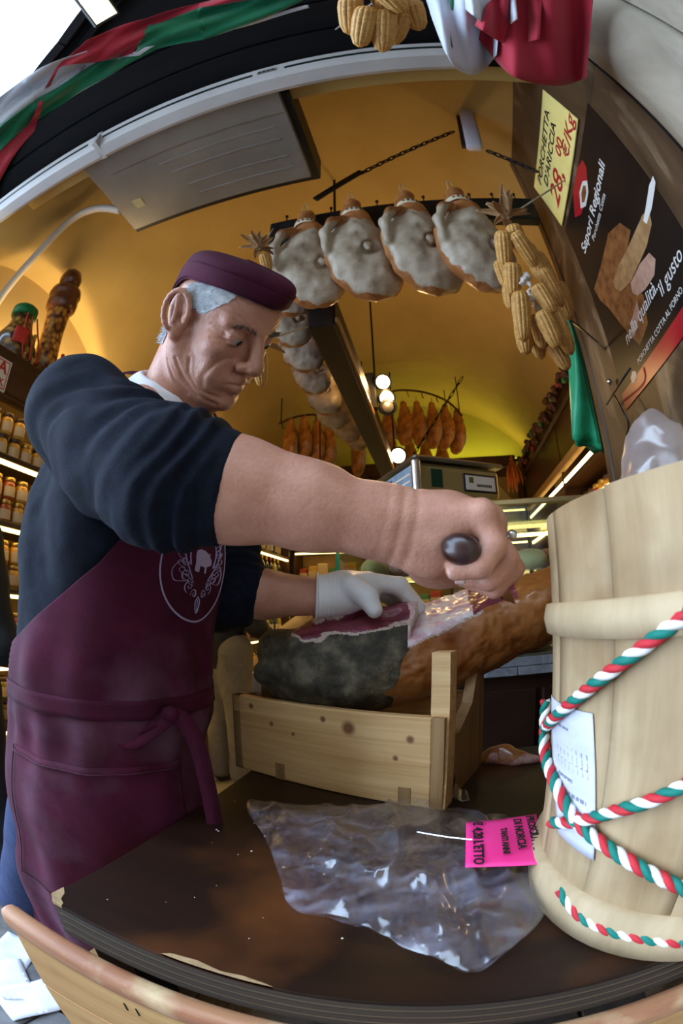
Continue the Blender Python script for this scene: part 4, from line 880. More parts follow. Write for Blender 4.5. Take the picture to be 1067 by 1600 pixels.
# ------------------------------------------------------------------ hanging hams
LARD = pm('cured_lard', (.13, .075, .038), (.44, .36, .27), 13, .42, bump=.6, bscale=40, detail=10, c3=(.34, .265, .185), lo=.26, hi=.66)
BONE = pm('ham_bone', (.16, .10, .06), (.42, .32, .22), 60, .5, bump=.5)
HSK = pm('cured_skin', (.20, .065, .018), (.42, .17, .055), 12, .35, bump=.4, bscale=50, detail=7, lo=.3, hi=.7, coat=.25)
HSK2 = pm('golden_skin', (.22, .055, .010), (.66, .28, .055), 14, .3, bump=.3, bscale=50, lo=.3, hi=.7, coat=.3)
BAND = pm('paper_band', (.60, .50, .33), (.68, .58, .40), 20, .7); STRING = pm('string', (.42, .34, .22), None, 8, .9); IRON = pm('black_iron', (.010, .009, .009), (.02, .018, .016), 30, .5, metal=.6)
def ham_meshes(seed, skin, res=.0065, flap=True):
    S = Soft(); rd = random.Random(seed); q = lambda a: rd.uniform(-a, a)
    S.path([(0, 0, -.035), (q(.008), 0, -.085), (.005 + q(.01), 0, -.15), (.01, 0, -.24)], [.030, .036, .055, .085], .03); S.ell((0, 0, -.03), (.036, .032, .03), None, .02)
    S.ell((.012 + q(.01), .0, -.345), (.132 + q(.008), .075, .185 + q(.01)), np.array(Euler((0, R(-10 + q(8)), 0)).to_matrix()), .03)
    if flap: S.path([(-.055, -.045, -.16), (-.10, -.055, -.20), (-.125, -.05, -.26), (-.12, -.035, -.34)], [.014, .018, .018, .016], .015); S.ell((-.065, -.085, -.235), (.035, .03, .045), None, .02, -1)
    kb = np.array([.035 + q(.015), -.066, -.35 + q(.02)]); S.ell(kb, (.034, .02, .034), None, .012, -1); S.ell(kb + np.array([0, .004, 0]), (.019, .02, .019), None, .006)
    V, F = S.mesh(res, lambda X: .006 * hash_noise(X, 18, seed) + .003 * hash_noise(X, 45, seed + 1), B=8); V, F = relax((V, F), 1, .4); C = V[F].mean(1)
    n = np.cross(V[F[:, 1]] - V[F[:, 0]], V[F[:, 2]] - V[F[:, 0]]); n /= np.maximum(np.linalg.norm(n, axis=1, keepdims=True), 1e-12); w = .012 * hash_noise(C, 30, seed + 3)
    face = (C[:, 1] < -.012 + 1.2 * w) & (C[:, 2] < -.185 - .35 * np.abs(C[:, 0] - .02) + 2 * w + .02) & (np.linalg.norm(C - kb, axis=1) > .021)
    knob = (np.linalg.norm(C - kb, axis=1) <= .021) & (C[:, 1] < -.03); rest = ~(face | knob); out = []
    for nm, mk, mt in (('lard_face', face, LARD), ('bone', knob, BONE), ('skin', rest, skin)):
        v, f = subset(V, F, mk)
        me = mesh(nm, v, f, True); me.materials.append(mt); out.append((nm, me))
    band = [(.0445, -.085), (.0475, -.087), (.056, -.118), (.053, -.119)]; V, F = lathe(band, 28, cap=False); b = mesh('paper_band', V, F, True); b.materials.append(BAND); out.append(('paper_band', b))
    V, F = tube([(math.cos(t) * .012, 0, .022 + math.sin(t) * .04) for t in np.linspace(0, 2 * math.pi, 17)[:-1]], .0022, 5, closed=True); s = mesh('string_loop', V, F, True); s.materials.append(STRING); out.append(('string_loop', s))
    return out
INKB = pm('band_ink', (.10, .05, .03), None, 8, .7)
def band_print():
    g = []
    for k in range(5):
        a = -math.pi / 2 + (k - 2) * .32; g.append(xf(box(.009, .001, .012 if k % 2 else .008), rot=(R(15), 0, a + math.pi / 2), loc=(.0535 * math.cos(a), .0535 * math.sin(a), -.103)))
    me = mesh('band_print', *join(*g)); me.materials.append(INKB); return me
BPR = band_print()
def put_ham(kind, loc, rz, sc, label, group, ry=0.0, band=True):
    t = empty('hanging_ham', loc, (0, ry, rz), label, 'ham', group); t.scale = (sc,) * 3
    for nm, me in kind:
        if nm == 'paper_band' and not band: continue
        o = obj(nm, me, parent=t)
        if nm == 'paper_band': obj('band_print', BPR, parent=o)
    return t
K1, K2, K3 = ham_meshes(3, HSK, .0055), ham_meshes(8, HSK, .0055), ham_meshes(15, HSK2, .008, False)
FR = [((478, 333), 1.28, K2, .30), ((549, 316), 1.25, K1, .36), ((631, 303), 1.22, K1, .40), ((706, 297), 1.19, K2, .34)]
NMS = ['leftmost of the four banded hams on the front rail, behind its neighbour', 'second from left of the four banded hams on the front rail', 'third from left of the four banded hams on the front rail', 'rightmost of the four banded hams, next to the corn bundle']
for (px, y, kd_, rz), nm in zip(FR, NMS): put_ham(kd_, onY(*px, y), rz, 1.06, nm, 'hams on the front rail', -.06)
ORD = ['nearest', 'second', 'third', 'fourth', 'fifth', 'sixth', 'seventh', 'eighth']
for k, (px, y) in enumerate((((447, 470), 1.42), ((452, 520), 1.62), ((470, 560), 1.85), ((487, 597), 2.12), ((503, 630), 2.42), ((518, 655), 2.72), ((540, 675), 3.05), ((556, 690), 3.4))):
    c = onY(*px, y); hh_ = put_ham(K2 if k % 2 else K1, c + np.array([0, 0, .34]), .25 + .1 * math.sin(k * 2), .80, ORD[k] + ' ham from the front in the row along the dark beam', 'hams along the ceiling beam', band=False); tp_ = c + np.array([0, 0, .35]); obj('hanging_cord', tube([tp_, mix(tp_, (-.40, y, 2.41), .5), np.array([-.40, y, 2.405])], .004, 5), STRING, hh_)
BK = [((607, 648), 4.4), ((631, 643), 4.35), ((652, 643), 4.3), ((676, 645), 4.25), ((697, 648), 4.3), ((716, 654), 4.4)]
BORD = ['first', 'second', 'third', 'fourth', 'fifth', 'sixth']
for k, (px, y) in enumerate(BK): put_ham(K3, onY(*px, y) + np.array([0, 0, .12]), math.pi * .70 + .2 * math.sin(k * 1.9), .92, BORD[k] + ' from left of the golden hams on the upper back rack', 'golden hams on the back rack', .1 * math.sin(k), band=False)
for k, (px, y) in enumerate((((612, 690), 4.7), ((640, 694), 4.7), ((664, 698), 4.68), ((690, 698), 4.7))): put_ham(K3, onY(*px, y) + np.array([0, 0, .10]), math.pi * .68 + .1 * math.sin(k), .85, BORD[k] + ' from left of the golden hams on the lower back rack', 'golden hams on the lower back rack', band=False)
for k, (px, y) in enumerate((((455, 672), 3.9), ((476, 668), 3.95), ((496, 672), 4.0), ((514, 678), 4.05), ((560, 690), 4.3))): put_ham(K3, onY(*px, y) + np.array([0, 0, .12]), math.pi * .70 + .2 * math.sin(k), .9, BORD[k] + ' from left of the golden hams behind the beam row', 'golden hams behind the beam row', band=False)
# rails, beam, racks
rail = empty('ham_rail', (0, 1.33, 2.5), label='dark wooden rail with nails along its top carrying the front hams', cat='rail')
ra, rb = onY(424, 362, 1.34), onY(836, 330, 1.34); ra[2] = rb[2] = 2.74
obj('rail_beam', bar(ra, rb, .05, .15, bev=.006), IRON, rail)
for k in range(11):
    p = mix(ra, rb, .06 + k * .088) + np.array([0, -.005, .075]); nl = obj('nail', tube([p, p + np.array([0, 0, .045])], .003, 6), IRON, rail); obj('nail_head', tube([p + np.array([0, 0, .044]), p + np.array([0, 0, .05])], .008, 8), IRON, nl)
beam = empty('ceiling_beam', (-.36, 2.4, 2.2), label='dark wooden beam running into the shop above the ham row', cat='beam')
obj('timber', bxx((-.425, 1.42, 2.24), (-.315, 4.6, 2.40), b=.008), pm('beam_wood', (.006, .003, .002), (.016, .007, .004), 6, .5, stretch=(1, .12, 1), spec=.2), beam); obj('edge_highlight', bxx((-.315, 1.42, 2.25), (-.30, 4.6, 2.275), b=.003), pm('painted_edge_highlight', (.12, .06, .025), (.2, .1, .04), 8, .25, stretch=(1, .1, 1)), beam)  # paler strip paints the highlight along the beam's lit right edge
for y in (1.7, 3.0, 4.3): obj('hanger_rod', tube([(-.37, y, 2.4), (-.37, y, vz(-.37, y) + .02)], .008, 8), IRON, beam)
def rack(nm, pts, y, label):
    P = spline([onY(px, py, y) for px, py in pts], 40); t = empty(nm, P[len(P) // 2], label=label, cat='rack'); obj('curved_bar', tube(P, .012, 8), pm('rusty_bar', (.10, .03, .015), None, 8, .5, metal=.4), t, True)
    for k in range(3, len(P) - 2, 6): obj('hook', tube([P[k], P[k] + np.array([0, 0, -.05]), P[k] + np.array([.015, 0, -.075])], .005, 6), IRON, t)
    for k in (2, len(P) - 3): obj('hanger_rod', tube([P[k], np.array([P[k][0], P[k][1], vz(P[k][0], P[k][1]) + .02])], .006, 6), IRON, t)
rack('ham_rack', [(596, 628), (612, 612), (640, 610), (670, 615), (700, 628), (722, 650)], 4.32, 'curved iron rack carrying the upper golden hams at the back')
rack('ham_rack', [(600, 672), (630, 680), (670, 684), (705, 684)], 4.69, 'lower iron rack behind the golden hams at the back')
rack('ham_rack', [(436, 662), (460, 652), (490, 648), (530, 655), (575, 672)], 3.98, 'iron rack carrying the golden hams behind the beam row')
def chain_thing(p, q, n, label, r=.016, sag=.0):
    t = empty('chain', p, label=label, cat='chain'); d = nz(q - p); _, s, u = frame_from(d); step = np.linalg.norm(q - p) / n
    for k in range(n):
        c = mix(p, q, (k + .5) / n) + np.array([0, 0, -sag * math.sin(math.pi * (k + .5) / n)]); w = s if k % 2 else u
        obj('link', tube([c + d * step * .72 * math.cos(a) + w * r * .62 * math.sin(a) for a in np.linspace(0, 2 * math.pi, 13)[:-1]], .0042, 6, closed=True), IRON, t, True)
    return t
ct = chain_thing(onY(562, 272, 1.36), onY(708, 206, 1.30), 17, 'black chain running from the ham rail up to the doorway corner')
obj('strap', bar(onY(565, 268, 1.36), onY(492, 312, 1.36), .012, .035, bev=.002), IRON, ct)
chain_thing(onY(762, 236, 1.2), onX(838, 268, WX - .03), 7, 'short chain beside the yellow price sign')
chain_thing(onY(722, 590, 4.0), onY(640, 720, 4.2), 12, 'black chain in front of the golden hams at the back', .02)
# ------------------------------------------------------------------ corn
ra_ = [ra + np.array([.01, 0, .07])]
CORN = pm('dried_corn', (.44, .21, .045), (.58, .32, .085), 60, .45, bump=.1); HUSK = pm('husk', (.30, .15, .06), (.46, .28, .13), 30, .8, stretch=(1, 1, .2)); SILKW = pm('pale_husk', (.55, .48, .42), None, 8, .8)
def cob_mesh():
    nr, nk, su, sv = 13, 26, 5, 4
    def fn(u, v):
        a = 2 * math.pi * u; prof_ = np.interp(v, [0, .03, .12, .35, .75, .93, 1], [.35, .72, .95, 1.0, .86, .55, .12]) * .0235
        b = np.abs(np.sin(u * nr * math.pi)) ** .5 * (.35 + .65 * np.abs(np.sin((v * nk + .5 * (np.floor(u * nr) % 2)) * math.pi)) ** .6)
        r = prof_ * (.86 + .16 * b); return np.stack([r * np.cos(a), r * np.sin(a), -.175 * v], 1)
    V, F = grid(fn, nr * su, nk * sv, wrap=True); me = mesh('cob', V, F, True); me.materials.append(CORN); return me
COB = cob_mesh()
def leaf_mesh():
    V, F = thick(grid(lambda u, v: np.stack([(u - .5) * .022 * np.sin(math.pi * np.clip(v * .92 + .06, 0, 1)), .006 * np.cos((u - .5) * 3) - .03 * v ** 2, .085 * v], 1), 5, 9), .0008); me = mesh('husk_leaf', V, F, True); me.materials.append(HUSK); return me
LEAF = leaf_mesh()
def bundle(label, cobs, knot, D0, leaves=9, sc=1.0, ties=(), hang=None):
    t = empty('corn_bundle', knot, label=label, cat='corn')
    for (ax, ay, bx, by, D) in cobs:
        a, b = spot(ax, ay, D), spot(bx, by, D + random.uniform(-.02, .02)); d = nz(b - a); _, s, u = frame_from(d); M = np.stack([s, u, -d], 1); o = obj('cob', COB, parent=t)
        o.location = tuple(a - np.array(knot)); o.rotation_euler = Matrix(M.tolist()).to_euler(); L = np.linalg.norm(b - a) / .175; w = 1.18 * max(.85, min(1.2, L)) * sc; o.scale = (w, w, L)
    for k in range(leaves):
        o = obj('husk_leaf', LEAF, parent=t); o.location = (random.uniform(-.01, .01), random.uniform(-.01, .01), 0); o.rotation_euler = (random.uniform(-.2, 1.3), 0, k * 2.4); o.scale = (1.1, 1.1, random.uniform(.6, 1.1))
    for i, tp in enumerate(ties):
        S = Soft().ell(spot(*tp), (.014, .010, .020), None, .01); V, F = S.mesh(.003, lambda X: .010 * hash_noise(X, 110, 2)); fast_obj('husk_tie', V, F, SILKW, t)
    obj('string', tube([np.array(knot), mix(knot, hang, .5) + np.array([.002, 0, 0]), np.asarray(hang, float)], .003, 5), STRING, t)
    return t
bundle('long bundle of dried corn cobs hanging beside the rightmost ham', [(800, 350, 818, 400, 1.24), (785, 360, 790, 425, 1.2), (782, 405, 795, 452, 1.22), (802, 362, 838, 418, 1.2), (820, 380, 850, 440, 1.24), (800, 410, 802, 462, 1.14), (797, 440, 800, 485, 1.2), (812, 455, 818, 535, 1.10), (815, 500, 822, 555, 1.16), (838, 445, 866, 492, 1.12), (845, 420, 878, 480, 1.2), (838, 490, 850, 545, 1.13), (830, 500, 846, 562, 1.2), (845, 485, 872, 545, 1.09), (862, 480, 893, 555, 1.12), (860, 530, 888, 578, 1.17), (870, 440, 892, 500, 1.25), (835, 395, 868, 450, 1.26)], spot(793, 340, 1.22), 1.2, 16, ties=((820, 437, 1.13), (832, 462, 1.12), (840, 478, 1.13)), hang=(WX - .005, 1.05, 2.62))
bundle('cluster of pale dried corn cobs hanging from the porch at the top', [(548, -5, 548, 55, .88), (575, 10, 562, 74, .86), (600, 15, 598, 82, .86), (590, -25, 632, 20, .84), (630, 15, 612, 70, .92), (640, 0, 655, 48, .92), (560, -30, 538, 30, .92), (610, -30, 600, 40, .90)], spot(590, -30, .92), .9, 7, sc=.92, hang=(.0, .25, 3.1))
bundle('pair of dried corn cobs dangling just past the man\'s nose', [(404, 540, 409, 605, 1.30), (396, 540, 392, 600, 1.33)], spot(403, 535, 1.31), 1.3, 4, hang=(-.42, 1.44, 2.26))
bundle('tuft of dried husks at the end of the front ham rail', [(412, 395, 420, 425, 1.75)], spot(405, 390, 1.72), 1.7, 14, hang=ra_[0])
# ------------------------------------------------------------------ doorway fittings
HOUS = pm('housing_white', (.42, .39, .37), (.48, .45, .43), 5, .4); SLOT = pm('slot_black', (.004, .012, .010), None, 8, .3); GREYM = pm('sheet_metal', (.20, .185, .17), (.25, .235, .215), 3, .4, metal=.4, bump=.05); BLK = pm('black_paint', (.006, .006, .006), None, 8, .5)
ac = empty('air_curtain', (-1.1, .61, 2.88), label='long white air curtain housing across the top of the doorway', cat='air curtain')
for x0, x1 in ((-2.4, -1.115), (-1.095, .30)):
    pr_ = [(.572, 2.975), (.566, 2.955), (.590, 2.905), (.602, 2.888), (.655, 2.882), (.672, 2.892), (.672, 2.975)]
    obj('housing', sheet_poly([(x1, y, z) for y, z in pr_], x1 - x0, (1, 0, 0)), HOUS, ac)
for x0, x1 in ((-2.3, -1.16), (-1.08, -.42), (-.30, .28)): obj('slot', bar((x0, .578, 2.9295), (x1, .578, 2.9295), .004, .012, up=(0, .4, -.9), bev=.001), SLOT, ac)
obj('joint_cover', bxx((-1.118, .565, 2.885), (-1.092, .675, 2.98), b=.002), HOUS, ac)
pn = obj('control_panel', bar((-.40, .5755, 2.932), (-.33, .5755, 2.932), .003, .016, up=(0, .4, -.9)), GREYM, ac)
for k in range(4): obj('button', bar((-.395 + k * .016, .5735, 2.932), (-.386 + k * .016, .5735, 2.932), .003, .007, up=(0, .4, -.9)), BLK, pn)
acu = empty('ceiling_unit', (-.8, .92, 2.95), label='grey sheet-metal air conditioning unit hung under the vault', cat='air conditioner')
obj('cabinet', bxx((-1.30, .72, 2.985), (-.33, 1.235, 3.15), b=.004), BLK, acu)
obj('cover_plate', bxx((-1.275, .655, 2.95), (-.36, 1.19, 2.99), b=.004), GREYM, acu)
obj('step_plate', bxx((-1.17, .655, 2.940), (-.36, .80, 2.952), b=.002), GREYM, acu)
for k, y in enumerate((.86, .93, 1.03, 1.10)): obj('pressed_rib', bxx((-.95 + k * .03, y, 2.947), (-.42, y + .012, 2.951), b=.0015), GREYM, acu)
obj('rating_plate', bxx((-1.18, 1.00, 2.9475), (-1.13, 1.06, 2.951)), pm('label_yellow', (.5, .42, .2), None, 8, .6), acu)
for x in (-1.2, -.42):
    for y in (.85, 1.2): obj('hanger_rod', tube([(x, y, 3.14), (x, y, vz(x, y) + .02)], .006, 6), IRON, acu)
P = spline([(-1.285, 1.05, 2.985), onX(150, 326, -1.45), onX(110, 345, -1.62), onX(60, 395, -1.75), onX(20, 440, -1.86), onX(-10, 482, -1.93), onX(-40, 540, -1.95)], 60)
cdt = thing('conduit', tube(P, .022, 12), pm('conduit_plastic', (.62, .56, .48), None, 8, .4), 'pale plastic conduit curving from the ceiling unit down the wall', 'conduit', smooth=True)
P = spline([(-1.285, 1.02, 2.985), (-1.33, .98, 3.05), (-1.35, .95, 3.2)], 12); obj('feed_cable', xf(tube(P, .008, 8), loc=-np.array(cdt.location)), HOUS, cdt, True, local=True)
a, b = onY(716, 128, 1.20), onY(742, 232, 1.20)
sb = empty('doorway_box', b, label='pale slim box mounted at the upper corner of the doorway', cat='box'); obj('cover', bar(a, b, .075, .05, up=(0, 1, 0), bev=.012), pm('lilac_cover', (.50, .48, .56), None, 8, .4), sb, True); obj('back_plate', bar(a + np.array([-.03, .03, .02]), b + np.array([-.03, .03, .06]), .04, .02, up=(0, 1, 0), bev=.002), BLK, sb)
# floodlight under the eave
fl_ = empty('floodlight', spot(150, 8, 1.85), label='square lit floodlight fixed under the eave', cat='lamp'); fc = spot(150, 6, 1.85); fn_ = nz(EYE - fc); _, fs, fu = frame_from(fn_, ray(150, -40))
fs, fu = np.cross(fu, fn_) * 1, fu
obj('body', bar(fc - fn_ * .03, fc, .21, .10, up=fu, bev=.006), BLK, fl_); obj('lens', bar(fc + fn_ * .001, fc + fn_ * .006, .18, .075, up=fu), glow('floodlight_glow', (1, .88, .55), 9), fl_); obj('bracket', tube([fc - fn_ * .03, fc - fn_ * .05 + np.array([.02, .05, .18])], .01, 8), BLK, fl_)
# flags
CORD = pm('flag_cord', (.30, .28, .25), None, 8, .8)
GRN, WHT, RED = (pm('flag_green', (.0, .17, .075), None, 8, .7, sheen=.2), pm('flag_white', (.62, .66, .74), None, 8, .7, sheen=.2), pm('flag_red', (.42, .012, .035), None, 8, .7, sheen=.2))
sw_ = empty('flag_swag', spot(230, 70, 1.62), label='twisted tricolour flag strung along the dark porch at the top', cat='flag')
PX = [(-60, 268), (-15, 205), (40, 160), (100, 122), (155, 95), (205, 68), (260, 48), (330, 32), (400, 12), (470, -12)]
CP_ = spline([spot(x, y, 1.62) for x, y in PX], 120); TW = np.interp(np.linspace(0, 1, len(CP_)), [0, .2, .36, .42, .5, .62, .7, .85, 1], [-1.1, -.9, -.4, .5, 1.5, 2.3, 2.9, 3.2, 3.7]); WD = np.interp(np.linspace(0, 1, len(CP_)), [0, .25, .4, .5, .62, .8, 1], [.16, .19, .09, .20, .12, .22, .10])
TSW = np.gradient(CP_, axis=0); TSW /= np.linalg.norm(TSW, axis=1)[:, None]; ESW = nz(EYE - CP_[60]); SSW = np.cross(ESW, TSW); SSW /= np.linalg.norm(SSW, axis=1)[:, None]; USW = np.cross(TSW, SSW)
for si, (nm, mt, kt, kb_) in enumerate((('white_stripe', WHT, [(0, .085), (.3, .085), (.42, .06), (.5, .0), (.56, -.045), (.62, -.03), (1, -.06)], [(0, -.02), (.3, -.02), (.42, -.0), (.5, -.03), (.56, -.06), (.62, -.045), (1, -.075)]),
        ('green_stripe', GRN, [(0, -.02), (.3, -.015), (.44, -.0), (.5, -.03), (.56, -.04), (.62, .05), (.75, .07), (.9, .055), (1, .03)], [(0, -.085), (.3, -.095), (.44, -.075), (.5, -.07), (.56, -.07), (.62, -.06), (.75, -.07), (.9, -.05), (1, -.03)]),
        ('red_stripe', RED, [(0, -.08), (.2, -.085), (.34, .06), (.44, .10), (.54, .09), (.62, .075), (.75, .085), (1, .07)], [(0, -.16), (.2, -.12), (.34, .05), (.44, .0), (.54, -.045), (.62, .03), (.75, .065), (1, .02)]))):
    kt, kb_ = np.array(kt), np.array(kb_)
    def strip(u, v):
        i = np.clip((u * (len(CP_) - 1)).round().astype(int), 0, len(CP_) - 1); w = np.interp(u, kt[:, 0], kt[:, 1]) * (1 - v) + np.interp(u, kb_[:, 0], kb_[:, 1]) * v
        dep = .022 * np.sin(w * 60 + u * 10 + si) + .014 * np.sin(w * 110 - u * 22) - w * .5 * np.cos(u * 9); return CP_[i] + w[:, None] * SSW[i] * np.sign(SSW[60][2]) + dep[:, None] * USW[i] + (.012 * si) * ESW
    obj(nm, thick(grid(strip, 120, 12), .0012), mt, sw_, True)
for i_ in (4, 45, 90, 118): obj('tie_cord', tube([CP_[min(i_, len(CP_) - 1)], np.array([*CP_[min(i_, len(CP_) - 1)][:2], 3.125])], .003, 5), CORD, sw_)
fg = empty('hanging_flag', spot(790, 20, 1.25), label='draped tricolour flag hanging at the upper right of the doorway', cat='flag')
def lobe(nm, topl, botl, mt, D, ph):
    T_, B_ = spline([(x, y, 0) for x, y in topl], 30), spline([(x, y, 0) for x, y in botl], 30); n = min(len(T_), len(B_))
    def fn(u, v):
        i = np.clip((u * (n - 1)).round().astype(int), 0, n - 1); q = T_[i] * (1 - v)[:, None] + B_[i] * v[:, None]; dd = D + .06 * np.sin(u * 7.5 + ph + v * 1.2) * (.3 + .7 * v) + .022 * np.sin(u * 17 + 2 * ph - 2 * v); return np.array([spot(x, y, d) for (x, y, _), d in zip(q, dd)])
    obj(nm, thick(grid(fn, n, 14), .0015), mt, fg, True)
obj('flag_cord', tube([np.array([-.1, .5, 3.11]), spot(700, -62, 1.25), spot(800, -62, 1.25), np.array([WX + .01, .62, 2.75])], .004, 6), CORD, fg)
lobe('green_stripe', [(655, -60), (690, -70), (712, -70)], [(690, 25), (708, 78), (722, 60)], GRN, 1.27, 0)
lobe('white_stripe', [(650, -50), (690, -60), (740, -70), (790, -70)], [(668, 8), (705, 98), (745, 116), (776, 86)], WHT, 1.25, 1)
lobe('white_fold', [(722, -60), (760, -70), (800, -60)], [(728, 15), (775, 48), (808, 30)], WHT, 1.19, 2)
lobe('red_stripe', [(770, -60), (810, -70), (870, -60), (930, -40)], [(748, 62), (800, 118), (868, 134), (916, 122)], RED, 1.24, .5)
lobe('red_fold', [(775, -40), (800, -50), (850, -40)], [(742, 40), (790, 68), (842, 62)], RED, 1.20, 2)
# ------------------------------------------------------------------ signs on the entrance wall
XS = WX - .006
def wallpt(px, py, ex=0.0): return onX(px, py, WX - ex)
sq = [wallpt(848, 140, .010), wallpt(902, 186, .010), wallpt(877, 353, .010), wallpt(834, 292, .010)]
SIGNY = pm('yellow_card', (.80, .66, .20), (.86, .72, .26), 10, .55); REDINK = pm('red_ink', (.42, .015, .015), None, 8, .6)
ps = empty('price_sign', sq[3], label='yellow handwritten price sign reading PORCHETTA D\'ARICCIA on the marble wall', cat='sign')
obj('card', sheet_poly(sq, .004, (-1, 0, 0)), SIGNY, ps)
yr, zr = np.array([0, -1.0, 0]), np.array([0, 0, 1.0])
y0s, y1s = sq[3][1], sq[0][1]; z0s = sq[3][2]; Hs = sq[3][2] - sq[2][2]
def on_quad(q, a, b, ex): p = (q[3] * (1 - a) + q[0] * a) * (1 - b) + (q[2] * (1 - a) + q[1] * a) * b; return np.array([q[0][0] - ex, p[1], p[2]])
qd = lambda a, b: on_quad(sq, a, b, .0012)
qu = nz(sq[0] - sq[3]); qv = nz(sq[3] - sq[2]); W_ = np.linalg.norm(sq[0] - sq[3]); H_ = np.linalg.norm(sq[3] - sq[2])
for s, a, b, sz, mt in (('PORCHETTA', .10, .24, .19, INK), ("D'ARICCIA", .16, .45, .19, INK), ('28,', .10, .84, .42, REDINK), ('00', .55, .70, .22, REDINK), ('€/Kg', .60, .90, .26, REDINK)):
    text('lettering', s, qd(a, b), qu, qv, sz * H_, mt, ps, .0003, .05, .0008)
def curl(c, r, n=14, t=7): return tube([np.array([XS - .0015, c[1] - r * (1 - k / t) * math.cos(k) , c[2] + r * (1 - k / t) * math.sin(k)]) for k in np.linspace(0, t * .9, n)], .0014, 4)
for a, b in ((.04, .12), (.04, .3), (.94, .1), (.95, .25), (.05, .82), (.03, .95)): obj('flourish', curl(qd(a, b), .018), INK, ps)
pq = [wallpt(914, 180, .004), wallpt(1067, 322, .004), wallpt(985, 632, .004), wallpt(880, 372, .004)]
PBK = pm('poster_black', (.007, .005, .005), (.013, .009, .007), 6, .35, spec=.25); PBR = pm('poster_roast', (.12, .042, .014), (.26, .11, .04), 26, .3); PBR2 = pm('poster_crust', (.26, .14, .06), (.40, .24, .11), 24, .3); PPK = pm('poster_meat', (.36, .19, .14), (.46, .30, .22), 30, .3); PWH = pm('poster_white', (.66, .64, .60), None, 8, .35); PRD = pm('poster_red', (.36, .012, .02), None, 8, .3); PCR = pm('poster_cream', (.34, .25, .15), None, 8, .3)
# poster rectangle on the wall: far edge / near edge in y, bottom / top in z
yA = (pq[2][1] + pq[3][1]) / 2; yB = (pq[0][1] + pq[1][1]) / 2; zB = pq[2][2]; zT = (pq[3][2] + pq[0][2]) / 2
po = empty('poster', (WX, (yA + yB) / 2, zB), label='black roast pork poster on the marble wall with white lettering', cat='poster')
def flat(nm, pts, ex, mt): return obj(nm, sheet_poly([np.array([WX - ex, *wallpt(px, py, ex)[1:]]) for px, py in pts], .0006, (-1, 0, 0)), mt, po)
obj('sheet', bxx((WX - .003, yB, zB), (WX + .0, yA, zT)), PBK, po)
flat('printed_red_band', [(1003, 641), (1067, 540), (1067, 500), (985, 615)][::-1], .0034, PRD) if False else None
obj('red_band', bxx((WX - .0036, yB, zB), (WX - .002, yA, zB + .055)), PRD, po)
flat('printed_roast', [(928, 452), (940, 410), (950, 365), (968, 348), (985, 360), (978, 400), (985, 440), (1005, 462), (1012, 505), (1000, 540), (985, 525), (965, 500), (950, 480), (938, 470)], .0034, PBR)
flat('printed_crust', [(958, 440), (966, 415), (978, 392), (992, 362), (1004, 335), (1014, 330), (1018, 350), (1010, 385), (998, 412), (985, 440), (970, 455), (962, 452)], .0038, PBR2)
flat('printed_meat', [(985, 442), (1000, 412), (1014, 395), (1024, 405), (1022, 430), (1008, 452), (996, 462), (988, 458)], .0042, PPK)
flat('printed_bone', [(1005, 345), (1014, 290), (1020, 275), (1024, 285), (1018, 325), (1010, 350)], .0044, PWH)
if 0: flat('printed_plate', [(912 + 22 * math.cos(t), 460 + 16 * math.sin(t)) for t in np.linspace(0, 2 * math.pi, 17)[:-1]], .0034, PCR)
flat('printed_slice', [(985, 505), (995, 470), (999, 490), (991, 528)], .0046, PPK)
flat('printed_crest', [(895, 300), (902, 262), (910, 250), (916, 262), (918, 300), (908, 335), (898, 340)], .0034, PRD); flat('printed_seal', [(905, 300), (910, 283), (917, 282), (919, 300), (915, 322), (907, 326)], .0040, PWH); flat('printed_seal_heart', [(908, 302), (911, 290), (915, 290), (916, 302), (913, 315), (909, 317)], .0044, PBR)
def wtext(s, p0, p1, mt, ext=.0003, shear=0.0, bold=.0):
    a, b = wallpt(*p0, .0045), wallpt(*p1, .0045); L = np.linalg.norm(b - a); d = nz(b - a); c = np.array([0, d[2], -d[1]]); c = c if c[2] > 0 else -c
    c2 = bpy.data.curves.new('m', 'FONT'); c2.body = s; t = bpy.data.objects.new('m', c2); COL.objects.link(t); dg = bpy.context.evaluated_depsgraph_get(); me = bpy.data.meshes.new_from_object(t.evaluated_get(dg)); w = max(v.co.x for v in me.vertices); bpy.data.objects.remove(t); bpy.data.curves.remove(c2); bpy.data.meshes.remove(me)
    text('lettering', s, a, d, c, L / w, mt, po, ext, shear, bold)
wtext('Sapori Regionali', (914, 398), (945, 258), PWH, bold=.0008); wtext('Porchetta Cotta', (928, 378), (946, 305), PWH); wtext('nella qualità..', (980, 540), (1030, 448), PWH, shear=.2); wtext('il gusto', (1034, 465), (1067, 402), PWH, shear=.2); wtext('PORCHETTA COTTA AL FORNO', (998, 570), (1067, 455), PWH)
flat('printed_round_mark', [(985, 590), (988, 580), (993, 580), (995, 588), (991, 598), (987, 598)], .0046, PWH)
